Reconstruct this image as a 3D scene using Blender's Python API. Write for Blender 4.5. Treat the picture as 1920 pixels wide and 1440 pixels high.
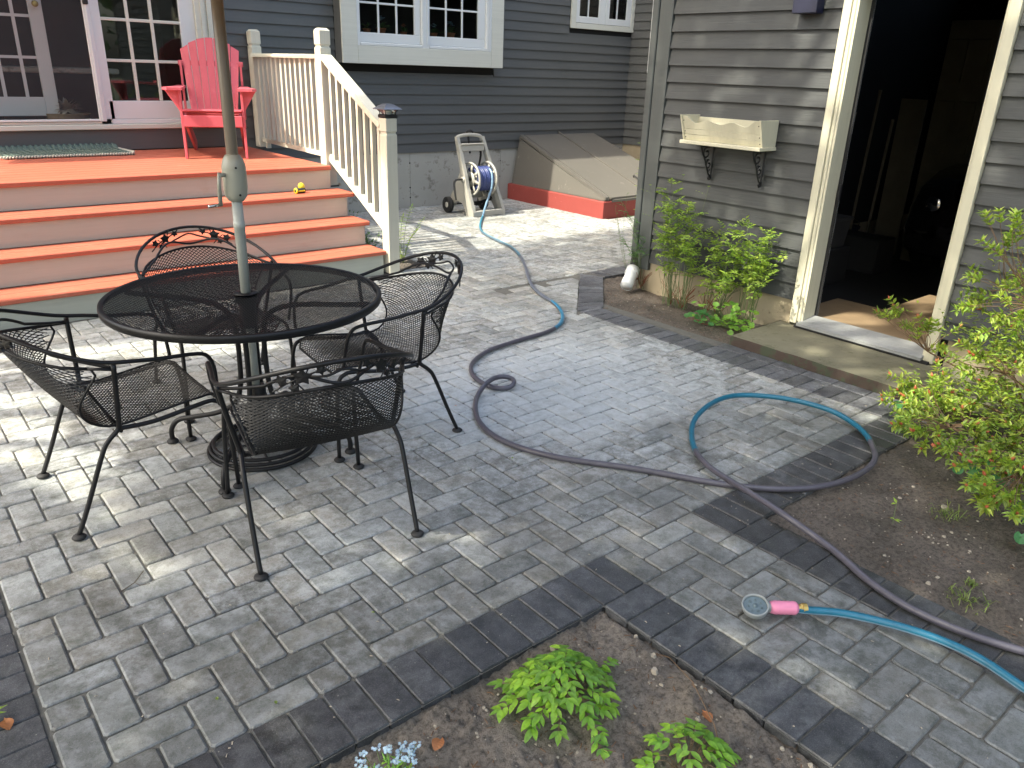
import bpy, bmesh, math, random
from math import sin, cos, pi, radians, sqrt, atan2
from mathutils import Vector, Matrix, noise
random.seed(7)
D = bpy.data
for o in list(D.objects): D.objects.remove(o)
S = bpy.context.scene
COL = S.collection

# ------------------------------------------------------------------ camera
CAMP = Vector((-1.6038, -1.39158, 1.62))
cam = D.cameras.new('camera'); cam.sensor_width = 36; cam.lens = 1457.02/1920*36
cam.clip_start = 0.05; cam.clip_end = 500
camo = D.objects.new('camera', cam); COL.objects.link(camo)
R_, Dn, F_ = Vector((0.7714725, -0.6354728, 0.0316926)), Vector((-0.2158103, -0.3082044, -0.9265182)), Vector((0.5985449, 0.7079437, -0.3749128))
camo.matrix_world = Matrix(((R_.x, -Dn.x, -F_.x, CAMP.x), (R_.y, -Dn.y, -F_.y, CAMP.y), (R_.z, -Dn.z, -F_.z, CAMP.z), (0, 0, 0, 1)))
S.camera = camo

# ------------------------------------------------------------------ light
SUN = Vector((-0.80, 0.08, 1.0)).normalized()      # towards the sun
w = D.worlds.new('World'); S.world = w; w.use_nodes = True
wn = w.node_tree; bg = wn.nodes['Background']
sky = wn.nodes.new('ShaderNodeTexSky'); sky.sky_type = 'NISHITA'; sky.sun_disc = False
sky.sun_elevation = math.asin(SUN.z); sky.sun_rotation = atan2(SUN.x, SUN.y)
sky.dust_density = 5.0; sky.ozone_density = 1.0
wn.links.new(sky.outputs[0], bg.inputs[0]); bg.inputs[1].default_value = SKYV = 0.15
sl = D.lights.new('sun', 'SUN'); sl.energy = 2.0; sl.angle = radians(0.55); sl.color = (1.0, 0.95, 0.86)
so = D.objects.new('sun', sl); COL.objects.link(so); so.location = (-20, 2, 25)
so.rotation_euler = SUN.to_track_quat('Z', 'Y').to_euler()
S.view_settings.view_transform = 'Standard'; S.view_settings.look = 'None'
S.view_settings.exposure = 2.15; S.view_settings.gamma = 1.0
S.view_settings.use_curve_mapping = False
S.view_settings.use_white_balance = True; S.view_settings.white_balance_temperature = 6950; S.view_settings.white_balance_tint = 5   # the phone's daylight-in-shade balance

# ------------------------------------------------------------------ helpers
def tag(o, label=None, cat=None, group=None, kind=None):
    if label: o['label'] = label
    if cat: o['category'] = cat
    if group: o['group'] = group
    if kind: o['kind'] = kind
    return o
def empty(name, loc=(0, 0, 0), rz=0, parent=None):
    o = D.objects.new(name, None); o.empty_display_size = .1; COL.objects.link(o)
    o.location = loc; o.rotation_euler = (0, 0, rz)
    if parent: o.parent = parent
    return o
def link(name, me, parent=None, loc=None, rot=None, mw=None):
    o = D.objects.new(name, me); COL.objects.link(o)
    if parent: o.parent = parent
    if loc is not None: o.location = loc
    if rot is not None: o.rotation_euler = rot
    if mw is not None: o.matrix_local = mw
    return o
def copy_tree(o, parent=None):
    c = o.copy(); COL.objects.link(c); c.parent = parent
    for ch in o.children: copy_tree(ch, c)
    return c

class MB:
    def __init__(s): s.v = []; s.f = []; s.c = []; s.m = []
    def quadmesh(s, vs, fs, col=None, mi=0):
        n = len(s.v); s.v += [tuple(p) for p in vs]
        for f in fs:
            s.f.append(tuple(n+i for i in f)); s.c.append(col); s.m.append(mi)
        return s
    def hexa(s, p, **k):   # 4 bottom ccw, 4 top
        return s.quadmesh(p, [(3, 2, 1, 0), (4, 5, 6, 7), (0, 1, 5, 4), (1, 2, 6, 5), (2, 3, 7, 6), (3, 0, 4, 7)], **k)
    def box(s, a, b, **k):
        x0, y0, z0 = a; x1, y1, z1 = b
        if x0 > x1: x0, x1 = x1, x0
        if y0 > y1: y0, y1 = y1, y0
        if z0 > z1: z0, z1 = z1, z0
        return s.hexa([(x0, y0, z0), (x1, y0, z0), (x1, y1, z0), (x0, y1, z0), (x0, y0, z1), (x1, y0, z1), (x1, y1, z1), (x0, y1, z1)], **k)
    def cbox(s, a, b, ch=.004, **k):    # box with all 12 edges chamfered
        x0, y0, z0 = a; x1, y1, z1 = b
        if x0 > x1: x0, x1 = x1, x0
        if y0 > y1: y0, y1 = y1, y0
        if z0 > z1: z0, z1 = z1, z0
        ch = min(ch, (x1-x0)*.4, (y1-y0)*.4, (z1-z0)*.4)
        L = []
        for z, i in ((z0, ch), (z0+ch, 0), (z1-ch, 0), (z1, ch)):
            X0, X1, Y0, Y1 = x0+i, x1-i, y0+i, y1-i; c = ch*(.6 if i == 0 else .3)
            L += [(X0+c, Y0, z), (X1-c, Y0, z), (X1, Y0+c, z), (X1, Y1-c, z), (X1-c, Y1, z), (X0+c, Y1, z), (X0, Y1-c, z), (X0, Y0+c, z)]
        fs = [tuple(range(7, -1, -1)), tuple(range(24, 32))]
        for r in range(3):
            for i in range(8):
                j = (i+1) % 8; fs.append((r*8+i, r*8+j, r*8+8+j, r*8+8+i))
        return s.quadmesh(L, fs, **k)
    def beam(s, p0, p1, w, h, up=(0, 0, 1), **k):
        p0, p1 = Vector(p0), Vector(p1); d = (p1-p0).normalized(); up = Vector(up)
        sd = d.cross(up)
        if sd.length < 1e-4: sd = d.cross(Vector((1, 0, 0)))
        sd.normalize(); u = sd.cross(d)
        a, b = sd*w/2, u*h/2
        return s.hexa([p0-a-b, p0+a-b, p1+a-b, p1-a-b, p0-a+b, p0+a+b, p1+a+b, p1-a+b], **k)
    def tube(s, pts, r, n=8, closed=False, caps=True, cols=None, mi=0, squash=None):
        pts = [Vector(p) for p in pts]; N = len(pts)
        rr = r if isinstance(r, (list, tuple)) else [r]*N
        T = []
        for i in range(N):
            a = pts[(i-1) % N] if (closed or i > 0) else pts[i]
            b = pts[(i+1) % N] if (closed or i < N-1) else pts[i]
            t = (b-a); T.append(t.normalized() if t.length > 1e-9 else Vector((0, 0, 1)))
        up = Vector((0, 0, 1)) if abs(T[0].z) < .9 else Vector((1, 0, 0))
        u = (up - T[0]*up.dot(T[0])).normalized(); base = len(s.v)
        for i in range(N):
            u = (u - T[i]*u.dot(T[i]))
            u = u.normalized() if u.length > 1e-6 else T[i].orthogonal().normalized()
            q = T[i].cross(u)
            for k in range(n):
                a = 2*pi*k/n
                s.v.append(tuple(pts[i] + (u*cos(a) + q*sin(a))*rr[i]))
        M = N if closed else N-1
        for i in range(M):
            for k in range(n):
                a = base+i*n+k; b = base+i*n+(k+1) % n; j = (i+1) % N
                c = base+j*n+(k+1) % n; d = base+j*n+k
                s.f.append((a, b, c, d)); s.m.append(mi)
                s.c.append(cols(i, k) if cols else None)
        if caps and not closed:
            s.f.append(tuple(base+k for k in range(n-1, -1, -1))); s.c.append(cols(0, 0) if cols else None); s.m.append(mi)
            s.f.append(tuple(base+(N-1)*n+k for k in range(n))); s.c.append(cols(N-2, 0) if cols else None); s.m.append(mi)
        return s
    def lathe(s, prof, n=24, c=(0, 0, 0), M=None, cap=True, mi=0, col=None, phase=0):
        base = len(s.v); c = Vector(c)
        for r, z in prof:
            for k in range(n):
                a = 2*pi*k/n+phase; p = Vector((r*cos(a), r*sin(a), z))
                if M: p = M @ p
                s.v.append(tuple(p+c))
        for i in range(len(prof)-1):
            for k in range(n):
                k2 = (k+1) % n
                s.f.append((base+i*n+k, base+i*n+k2, base+(i+1)*n+k2, base+(i+1)*n+k)); s.c.append(col); s.m.append(mi)
        if cap:
            s.f.append(tuple(base+k for k in range(n-1, -1, -1))); s.c.append(col); s.m.append(mi)
            s.f.append(tuple(base+(len(prof)-1)*n+k for k in range(n))); s.c.append(col); s.m.append(mi)
        return s
    def prism(s, poly, z0, z1, M=None, **k):
        n = len(poly); vs = [Vector((x, y, z0)) for x, y in poly]+[Vector((x, y, z1)) for x, y in poly]
        if M: vs = [M @ p for p in vs]
        fs = [tuple(range(n-1, -1, -1)), tuple(range(n, 2*n))]+[(i, (i+1) % n, n+(i+1) % n, n+i) for i in range(n)]
        return s.quadmesh(vs, fs, **k)
    def leaf(s, p, d, up, L, W, fold=.25, droop=.2, col=None, simple=False, mi=0):
        p = Vector(p); d = Vector(d).normalized(); up = Vector(up); sd = d.cross(up)
        sd = sd.normalized() if sd.length > 1e-4 else d.orthogonal().normalized()
        u = sd.cross(d)
        m = p+d*L*.5+u*L*droop*.4; t = p+d*L-u*L*droop
        a = p+d*L*.42+sd*W*.5+u*W*fold; b = p+d*L*.42-sd*W*.5+u*W*fold
        if simple: return s.quadmesh([p, a, t, b], [(0, 1, 2), (0, 2, 3)], col=col, mi=mi)
        return s.quadmesh([p, a, m, b, t], [(0, 1, 2), (0, 2, 3), (1, 4, 2), (3, 2, 4)], col=col, mi=mi)
    def mesh(s, name, mats, smooth=False):
        me = D.meshes.new(name); me.from_pydata(s.v, [], s.f)
        for m in (mats if isinstance(mats, (list, tuple)) else [mats]): me.materials.append(m)
        if any(s.m): me.polygons.foreach_set('material_index', s.m)
        if any(c is not None for c in s.c):
            at = me.color_attributes.new('Col', 'FLOAT_COLOR', 'CORNER'); L = []
            for f, c in zip(s.f, s.c):
                c = c or (1, 1, 1); L += [c[0], c[1], c[2], 1.0]*len(f)
            at.data.foreach_set('color', L)
        if smooth: me.polygons.foreach_set('use_smooth', [True]*len(s.f))
        me.update(); return me
    def build(s, name, mats, parent=None, smooth=False, loc=None, rot=None):
        return link(name, s.mesh(name, mats, smooth), parent, loc, rot)

# ------------------------------------------------------------------ materials
def newmat(name):
    m = D.materials.new(name); m.use_nodes = True; nt = m.node_tree
    return m, nt, nt.nodes['Principled BSDF']
def N(nt, t, **k):
    n = nt.nodes.new(t)
    for a, b in k.items(): setattr(n, a, b)
    return n
def noise_tex(nt, scale, detail=4, rough=.6, vec=None, dist=0):
    n = N(nt, 'ShaderNodeTexNoise'); n.inputs['Scale'].default_value = scale
    n.inputs['Detail'].default_value = detail; n.inputs['Roughness'].default_value = rough
    n.inputs['Distortion'].default_value = dist
    if vec: nt.links.new(vec, n.inputs['Vector'])
    return n
def ramp(nt, fac, stops):
    r = N(nt, 'ShaderNodeValToRGB'); e = r.color_ramp.elements
    while len(e) < len(stops): e.new(.5)
    for x, (p, c) in zip(e, stops):
        x.position = p; x.color = (c[0], c[1], c[2], 1) if isinstance(c, (tuple, list)) else (c, c, c, 1)
    nt.links.new(fac, r.inputs[0]); return r.outputs[0]
def mixc(nt, a, b, f, mode='MIX'):
    m = N(nt, 'ShaderNodeMix', data_type='RGBA', blend_type=mode)
    for x, i in ((f, 0), (a, 6), (b, 7)):
        if hasattr(x, 'links') or hasattr(x, 'is_linked'): nt.links.new(x, m.inputs[i])
        elif i == 0: m.inputs[0].default_value = x
        else: m.inputs[i].default_value = (x[0], x[1], x[2], 1)
    return m.outputs[2]
def geo(nt):
    return N(nt, 'ShaderNodeNewGeometry').outputs['Position']
def objc(nt): return N(nt, 'ShaderNodeTexCoord').outputs['Object']
def mapping(nt, vec, scale):
    m = N(nt, 'ShaderNodeMapping'); m.inputs['Scale'].default_value = scale; nt.links.new(vec, m.inputs[0]); return m.outputs[0]
def bump(nt, b, h, strength=.3, dist=.01):
    n = N(nt, 'ShaderNodeBump'); n.inputs['Strength'].default_value = strength; n.inputs['Distance'].default_value = dist
    nt.links.new(h, n.inputs['Height']); nt.links.new(n.outputs[0], b.inputs['Normal']); return n
def simple(name, col, rough=.5, metal=0, var=.12, scale=6, bs=.15, fine=80, spec=.5, wear=None, coat=0):
    m, nt, b = newmat(name); v = geo(nt)
    n1 = noise_tex(nt, scale, 5, .6, v)
    c = mixc(nt, tuple(x*(1-var) for x in col), tuple(min(1, x*(1+var)) for x in col), n1.outputs[0])
    if wear:
        n2 = noise_tex(nt, wear[2], 6, .7, v); c = mixc(nt, c, wear[0], ramp(nt, n2.outputs[0], [(wear[1], 0), (min(1, wear[1]+.08), 1)]))
    nt.links.new(c, b.inputs['Base Color'])
    b.inputs['Roughness'].default_value = rough; b.inputs['Metallic'].default_value = metal
    b.inputs['Specular IOR Level'].default_value = spec; b.inputs['Coat Weight'].default_value = coat
    if bs:
        n3 = noise_tex(nt, fine, 4, .6, v); bump(nt, b, n3.outputs[0], bs, .002)
    return m
def painted_wood(name, col, axis='x', rough=.5, grain=.35, dirt=None, var=.1, wear=None, flake=None):
    """painted boards: grain stretched along the board, soft dirt"""
    m, nt, b = newmat(name); v = geo(nt)
    sc = {'x': (1.5, 40, 60), 'y': (40, 1.5, 60), 'z': (50, 50, 1.5)}[axis]
    g = noise_tex(nt, 1, 5, .65, mapping(nt, v, sc), .6)
    n1 = noise_tex(nt, 2.2, 4, .6, v)
    c = mixc(nt, tuple(x*(1-var) for x in col), tuple(min(1, x*(1+var)) for x in col), n1.outputs[0])
    c = mixc(nt, c, tuple(x*.8 for x in col), ramp(nt, g.outputs[0], [(.45, 0), (.75, .6)]))
    if dirt:
        n2 = noise_tex(nt, dirt[2], 7, .75, v); c = mixc(nt, c, dirt[0], ramp(nt, n2.outputs[0], [(dirt[1], 0), (dirt[1]+.2, .7)]))
    if flake:
        n4 = noise_tex(nt, 1, 6, .7, mapping(nt, v, tuple(x*.35 for x in sc))); c = mixc(nt, c, flake[0], ramp(nt, n4.outputs[0], [(flake[1], 0), (flake[1]+.03, 1)]))
    oi = N(nt, 'ShaderNodeObjectInfo').outputs['Random']
    c = mixc(nt, c, tuple(x*.86 for x in col), ramp(nt, oi, [(0, 0), (1, .5)]))
    nt.links.new(c, b.inputs['Base Color']); b.inputs['Roughness'].default_value = rough
    bump(nt, b, g.outputs[0], grain, .0025)
    return m

def paver_mat(name, src):
    m, nt, b = newmat(name); v = geo(nt)
    if src == 'object': base = N(nt, 'ShaderNodeObjectInfo').outputs['Color']
    else: base = N(nt, 'ShaderNodeVertexColor', layer_name='Col').outputs['Color']
    # every stone gets its own piece of the noise, so marks stop at the joints
    of = N(nt, 'ShaderNodeVectorMath', operation='MULTIPLY_ADD'); nt.links.new(base, of.inputs[0]); of.inputs[1].default_value = (311, 173, 97); nt.links.new(v, of.inputs[2]); pv = of.outputs[0]
    fine = noise_tex(nt, 130, 6, .8, pv); mid = noise_tex(nt, 20, 6, .75, pv); big = noise_tex(nt, 1.1, 5, .65, v)
    c = mixc(nt, base, (.5, .5, .5), ramp(nt, fine.outputs[0], [(.25, .0), (.75, .7)]), 'OVERLAY')
    c = mixc(nt, c, (0, 0, 0), ramp(nt, fine.outputs[0], [(.33, .6), (.44, 0)]))
    # rubbed and lime-bloomed skin, stronger in some places than others
    bl = mixc(nt, ramp(nt, mid.outputs[0], [(.42, 0), (.60, 1)]), ramp(nt, big.outputs[0], [(.36, .12), (.62, 1)]), 1.0, 'MULTIPLY')
    lumr = N(nt, 'ShaderNodeRGBToBW'); nt.links.new(base, lumr.inputs[0])
    lw = ramp(nt, lumr.outputs[0], [(.06, .12), (.22, .62)])
    bl = mixc(nt, bl, lw, 1.0, 'MULTIPLY')
    c = mixc(nt, c, (.60, .63, .66), bl)
    g2 = noise_tex(nt, 330, 5, .8, v); c = mixc(nt, c, (.55, .56, .53), ramp(nt, g2.outputs[0], [(.54, 0), (.66, .5)])); c = mixc(nt, c, (.03, .032, .028), ramp(nt, g2.outputs[0], [(.34, .55), (.44, 0)]))
    m2 = noise_tex(nt, 14, 7, .8, pv, .3); c = mixc(nt, c, mixc(nt, c, (.52, .54, .50), 1.0, 'MULTIPLY'), ramp(nt, m2.outputs[0], [(.46, 0), (.64, .9)]))
    # jointing dust swept over the middle of the patio
    vd = N(nt, 'ShaderNodeVectorMath', operation='SUBTRACT'); nt.links.new(v, vd.inputs[0]); vd.inputs[1].default_value = (1.15, 1.55, 0)
    vs_ = N(nt, 'ShaderNodeVectorMath', operation='MULTIPLY'); nt.links.new(vd.outputs[0], vs_.inputs[0]); vs_.inputs[1].default_value = (.50, .62, 0)
    vl = N(nt, 'ShaderNodeVectorMath', operation='LENGTH'); nt.links.new(vs_.outputs[0], vl.inputs[0])
    vm = N(nt, 'ShaderNodeMath', operation='MULTIPLY_ADD'); nt.links.new(big.outputs[0], vm.inputs[0]); vm.inputs[1].default_value = .9; nt.links.new(vl.outputs['Value'], vm.inputs[2])
    dust = mixc(nt, ramp(nt, vm.outputs[0], [(.75, 1), (1.0 , .0)]), ramp(nt, mid.outputs[0], [(.30, .35), (.60, 1)]), 1.0, 'MULTIPLY')
    c = mixc(nt, c, (.50, .53, .54), mixc(nt, dust, ramp(nt, lumr.outputs[0], [(.10, .25), (.2, .8)]), 1.0, 'MULTIPLY'))
    # coarse streaks of old sand grout
    st = noise_tex(nt, 9, 8, .85, pv, .4); c = mixc(nt, c, (.075, .078, .07), ramp(nt, st.outputs[0], [(.60, 0), (.74, .55)]))
    # pale grains and seeds swept over the stones
    vo = N(nt, 'ShaderNodeTexVoronoi'); vo.inputs['Scale'].default_value = 55; nt.links.new(v, vo.inputs['Vector'])
    sep = N(nt, 'ShaderNodeSeparateColor'); nt.links.new(vo.outputs['Color'], sep.inputs[0])
    spd = ramp(nt, vo.outputs['Distance'], [(.08, 1), (.13, 0)]); spm = ramp(nt, sep.outputs[0], [(.86, 0), (.9, .75)])
    c = mixc(nt, c, (.55, .53, .46), mixc(nt, spd, spm, 1.0, 'MULTIPLY'))
    # damp places, and the foreground's shade darkened into the colour
    damp_shade = noise_tex(nt, .9, 6, .7, mapping(nt, v, (1, 1, 1)), .5)
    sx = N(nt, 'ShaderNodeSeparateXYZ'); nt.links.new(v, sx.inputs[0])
    ma = N(nt, 'ShaderNodeMath', operation='MULTIPLY_ADD'); nt.links.new(sx.outputs[1], ma.inputs[0]); ma.inputs[1].default_value = -.25; nt.links.new(damp_shade.outputs[0], ma.inputs[2])
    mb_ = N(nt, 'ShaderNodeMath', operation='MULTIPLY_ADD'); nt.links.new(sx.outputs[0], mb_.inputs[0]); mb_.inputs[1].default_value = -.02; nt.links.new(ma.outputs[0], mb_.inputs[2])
    wf = ramp(nt, mb_.outputs[0], [(.27, 0), (.44, 1)])      # hosed-down stones and painted shade, deepening towards the beds
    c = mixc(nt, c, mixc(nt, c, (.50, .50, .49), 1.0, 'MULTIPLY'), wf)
    nt.links.new(c, b.inputs['Base Color'])
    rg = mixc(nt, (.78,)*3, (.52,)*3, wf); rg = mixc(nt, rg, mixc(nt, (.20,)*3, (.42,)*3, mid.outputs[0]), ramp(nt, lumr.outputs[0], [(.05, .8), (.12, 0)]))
    nt.links.new(rg, b.inputs['Roughness'])
    hh = mixc(nt, fine.outputs[0], mid.outputs[0], .5); bump(nt, b, hh, .55, .004)
    return m
def soil_mat(name, c1, c2):
    m, nt, b = newmat(name); v = geo(nt)
    n1 = noise_tex(nt, 3, 8, .7, v); n2 = noise_tex(nt, 60, 8, .8, v); n3 = noise_tex(nt, 260, 4, .7, v)
    c = mixc(nt, c1, c2, ramp(nt, n1.outputs[0], [(.35, 0), (.65, 1)]))
    c = mixc(nt, c, (.02, .015, .01), ramp(nt, n2.outputs[0], [(.35, .8), (.55, 0)]))
    c = mixc(nt, c, (.30, .24, .17), ramp(nt, n3.outputs[0], [(.66, 0), (.72, .8)]))
    nt.links.new(c, b.inputs['Base Color']); b.inputs['Roughness'].default_value = .95
    h = mixc(nt, n2.outputs[0], n3.outputs[0], .3); bump(nt, b, h, 1.0, .02)
    return m
def leaf_mat(name, col, col2, trans=.35, rough=.45, attr=False):
    m, nt, b = newmat(name); v = geo(nt)
    n = noise_tex(nt, 9, 3, .6, v); n2 = noise_tex(nt, 90, 2, .5, v)
    c = mixc(nt, col, col2, ramp(nt, n.outputs[0], [(.3, 0), (.7, 1)]))
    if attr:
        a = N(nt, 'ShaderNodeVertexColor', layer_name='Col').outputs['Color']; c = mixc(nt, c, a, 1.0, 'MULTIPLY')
    c = mixc(nt, c, (0, 0, 0), ramp(nt, n2.outputs[0], [(.3, .3), (.6, 0)]))
    nt.links.new(c, b.inputs['Base Color']); b.inputs['Roughness'].default_value = rough
    tr = N(nt, 'ShaderNodeBsdfTranslucent'); mx = N(nt, 'ShaderNodeMixShader'); mx.inputs[0].default_value = trans
    tc = mixc(nt, c, (1.0, 1.25, .4), 1.0, 'MULTIPLY'); nt.links.new(tc, tr.inputs[0])
    out = nt.nodes['Material Output']
    nt.links.new(b.outputs[0], mx.inputs[1]); nt.links.new(tr.outputs[0], mx.inputs[2]); nt.links.new(mx.outputs[0], out.inputs[0])
    return m
def glass_mat(name, col=(.9, .95, .95), rough=.02, alpha_mix=.75):
    """thin pane: mostly clear with a mirror share by angle"""
    m, nt, b = newmat(name); out = nt.nodes['Material Output']
    t = N(nt, 'ShaderNodeBsdfTransparent'); t.inputs[0].default_value = (*col, 1)
    g = N(nt, 'ShaderNodeBsdfGlossy'); g.inputs['Roughness'].default_value = rough
    fr = N(nt, 'ShaderNodeFresnel'); fr.inputs[0].default_value = 1.6
    mx = N(nt, 'ShaderNodeMixShader'); nt.links.new(fr.outputs[0], mx.inputs[0])
    nt.links.new(t.outputs[0], mx.inputs[1]); nt.links.new(g.outputs[0], mx.inputs[2]); nt.links.new(mx.outputs[0], out.inputs[0])
    return m
CREAM = (.61, .58, .44)
M = {}
M['siding'] = painted_wood('grey house paint', (.096, .099, .098), 'x', .55, .35, dirt=((.05, .062, .055), .56, 1.2))
M['gsiding'] = painted_wood('grey garage paint', (.054, .058, .059), 'y', .6, .9, dirt=((.07, .074, .066), .5, 2.4), var=.16, flake=((.2, .19, .17), .70))
M['gcorner'] = painted_wood('grey corner board paint', (.085, .095, .093), 'z', .5, .3, dirt=((.2, .21, .2), .64, 7))
M['skirt'] = painted_wood('grey skirt board paint', (.098, .105, .108), 'x', .5, .5)
M['cream'] = painted_wood('cream trim paint', CREAM, 'z', .5, .25, dirt=((.36, .35, .24), .62, 5), flake=((.22, .19, .14), .77))
M['creamx'] = painted_wood('cream window paint', (.62, .62, .55), 'x', .45, .1)
M['white'] = simple('white vinyl', (.66, .68, .68), .35, var=.04, bs=.03)
M['rail'] = painted_wood('beige railing paint', (.62, .60, .50), 'z', .5, .2, dirt=((.45, .42, .33), .62, 6))
M['riser'] = painted_wood('beige riser paint', (.46, .485, .43), 'x', .55, .35, dirt=((.36, .29, .22), .60, 3), flake=((.75, .7, .6), .74))
M['red'] = painted_wood('red deck stain', (.48, .125, .075), 'x', .5, .5, dirt=((.56, .24, .165), .56, 3.5), var=.18, wear=None)
M['chair_red'] = painted_wood('coral red chair paint', (.56, .105, .135), 'z', .42, .25, dirt=((.72, .28, .30), .55, 14), var=.1)
M['black'] = simple('black wrought iron', (.009, .009, .010), .45, 0, .2, 30, .1, 150, spec=.35)
M['iron'] = simple('black cast iron', (.012, .012, .013), .55, 0, .2, 30, .2)
M['pole'] = simple('grey green enamel', (.36, .36, .30), .34, 0, .05, 4, .03)
M['upole'] = simple('enamel browned by reflected light', (.20, .165, .13), .32, 0, .05, 4, .03)  # brown cast of the light, put into the upper pole's colour
M['whitepole'] = simple('off white lower pole', (.44, .46, .42), .4, 0, .1, 20, .05)
M['sand'] = simple('joint sand', (.115, .112, .10), .95, 0, .35, 40, .9, 200)
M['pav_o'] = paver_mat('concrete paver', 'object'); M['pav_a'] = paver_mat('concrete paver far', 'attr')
M['soil'] = soil_mat('garden soil', (.19, .16, .13), (.30, .26, .215))
M['soil_dark'] = soil_mat('dark garden soil', (.10, .085, .068), (.21, .175, .145))
M['ground'] = soil_mat('yard ground', (.06, .07, .03), (.09, .1, .05))
M['conc'] = simple('weathered concrete', (.40, .39, .35), .85, 0, .25, 2.5, .5, 60, wear=((.22, .21, .18), .56, 5))
M['fconc'] = simple('tan foundation', (.38, .32, .22), .9, 0, .2, 6, .4, 60, wear=((.2, .17, .11), .6, 8))
M['stoop'] = simple('mossy concrete step', (.17, .16, .11), .85, 0, .3, 7, .6, 90, wear=((.12, .12, .075), .55, 9))
M['stoopside'] = simple('damp reddish concrete edge', (.060, .042, .032), .9, 0, .4, 9, .6, 90, wear=((.05, .06, .035), .5, 9))
M['sill'] = painted_wood('weathered white sill', (.31, .32, .32), 'y', .8, .8, dirt=((.17, .17, .16), .52, 12))
M['bulk'] = simple('brown grey metal paint', (.125, .118, .105), .42, 0, .07, 3, .1, 60, wear=((.21, .20, .175), .62, 9))
M['bulkred'] = simple('red masonry paint', (.27, .050, .042), .7, 0, .15, 4, .3, 50, wear=((.5, .2, .17), .66, 12))
M['plastic'] = simple('grey beige plastic', (.40, .39, .35), .45, 0, .08, 8, .05)
M['rubber'] = simple('black rubber', (.015, .015, .016), .7)
M['pvc'] = simple('white plastic pipe', (.72, .75, .75), .35, 0, .06, 12, .05)
M['pink'] = simple('pink rubber grip', (.70, .23, .36), .45, 0, .12, 30, .1)
M['brass'] = simple('brass fitting', (.62, .42, .13), .35, .8, .1, 30, .05)
M['dial'] = simple('grey blue spray face', (.10, .14, .16), .4, 0, .3, 90, .1)
M['yellow'] = simple('yellow plastic', (.75, .62, .04), .4)
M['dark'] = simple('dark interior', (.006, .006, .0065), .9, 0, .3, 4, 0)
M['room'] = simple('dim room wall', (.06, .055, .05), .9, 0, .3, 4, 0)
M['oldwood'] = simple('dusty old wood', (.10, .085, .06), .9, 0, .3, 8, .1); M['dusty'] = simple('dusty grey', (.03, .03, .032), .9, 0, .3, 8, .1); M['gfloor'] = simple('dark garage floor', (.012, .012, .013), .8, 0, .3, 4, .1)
M['planks'] = simple('old plywood', (.24, .17, .10), .8, 0, .3, 8, .2)
M['glass'] = glass_mat('window glass')
M['screen'] = simple('insect screen frame', (.10, .10, .10), .6)
M['navy'] = simple('navy painted metal', (.01, .012, .035), .4)
M['solar'] = simple('dull pewter metal', (.16, .17, .20), .35, .5, .1, 30, .05)
M['mat'] = simple('sage woven mat', (.10, .14, .125), .9, 0, .25, 40, .6, 250)
M['matedge'] = simple('cream braid', (.45, .42, .36), .9, 0, .3, 60, .5, 200)
M['car'] = simple('black car paint', (.008, .008, .01), .12, 0, .05, 3, 0, coat=1)
M['nozzlegrey'] = simple('grey nozzle rim', (.26, .28, .28), .4); M['chrome'] = simple('chrome', (.7, .7, .72), .12, 1, .05, 3, 0)
M['terracotta'] = simple('terracotta pot', (.40, .13, .05), .8)
M['bark'] = simple('grey bark', (.12, .10, .08), .95, 0, .4, 14, 1, 40)
M['stem'] = simple('reddish plant stem', (.14, .085, .045), .7, 0, .3, 30, .1)
M['gstem'] = simple('green plant stem', (.10, .14, .05), .6, 0, .3, 30, .1)
M['deadstem'] = simple('rusty dead stems', (.20, .07, .035), .9, 0, .3, 30, .1)
M['leaf_az'] = leaf_mat('azalea leaf', (.30, .42, .07), (.46, .56, .11), .42, .4, True)
M['leaf_fern'] = leaf_mat('yellow green leaf', (.25, .40, .06), (.42, .52, .11), .45, .45, True)
M['leaf_dark'] = leaf_mat('blue green fern leaf', (.09, .20, .08), (.15, .28, .09), .4, .45, True)
M['leaf_big'] = leaf_mat('fresh green leaf', (.20, .42, .065), (.30, .50, .09), .4, .35, True)
M['leaf_heart'] = leaf_mat('heart shaped leaf', (.06, .22, .07), (.12, .33, .11), .35, .3, True)
M['leaf_tree'] = leaf_mat('tree leaf', (.05, .11, .02), (.09, .16, .03), .25, .5)
M['grass'] = leaf_mat('grass blade', (.16, .25, .06), (.28, .32, .10), .4, .5, True)
M['bud'] = leaf_mat('coral bud', (.58, .12, .07), (.62, .22, .10), .3, .45)
M['petal'] = leaf_mat('pale blue petal', (.38, .56, .85), (.55, .70, .92), .3, .5)
M['stone'] = simple('pale stones', (.33, .29, .23), .85, 0, .3, 50, .3)
M['deadleaf'] = leaf_mat('dry leaf', (.35, .13, .05), (.48, .20, .08), .25, .6)
M['chip'] = simple('bark chips', (.16, .09, .05), .9, 0, .4, 50, .5)
M['hose'] = None
M['canopy'] = leaf_mat('terracotta canvas', (.42, .13, .07), (.46, .15, .08), .45, .9)
# ================================================================== GROUND AND PATIO
U = .10116
gm = MB(); gm.quadmesh([(-60, -60, -.12), (60, -60, -.12), (60, 60, -.12), (-60, 60, -.12)], [(0, 1, 2, 3)])
ground = gm.build('ground', M['ground']); tag(ground, kind='structure', label='yard ground beyond the patio')

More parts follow.
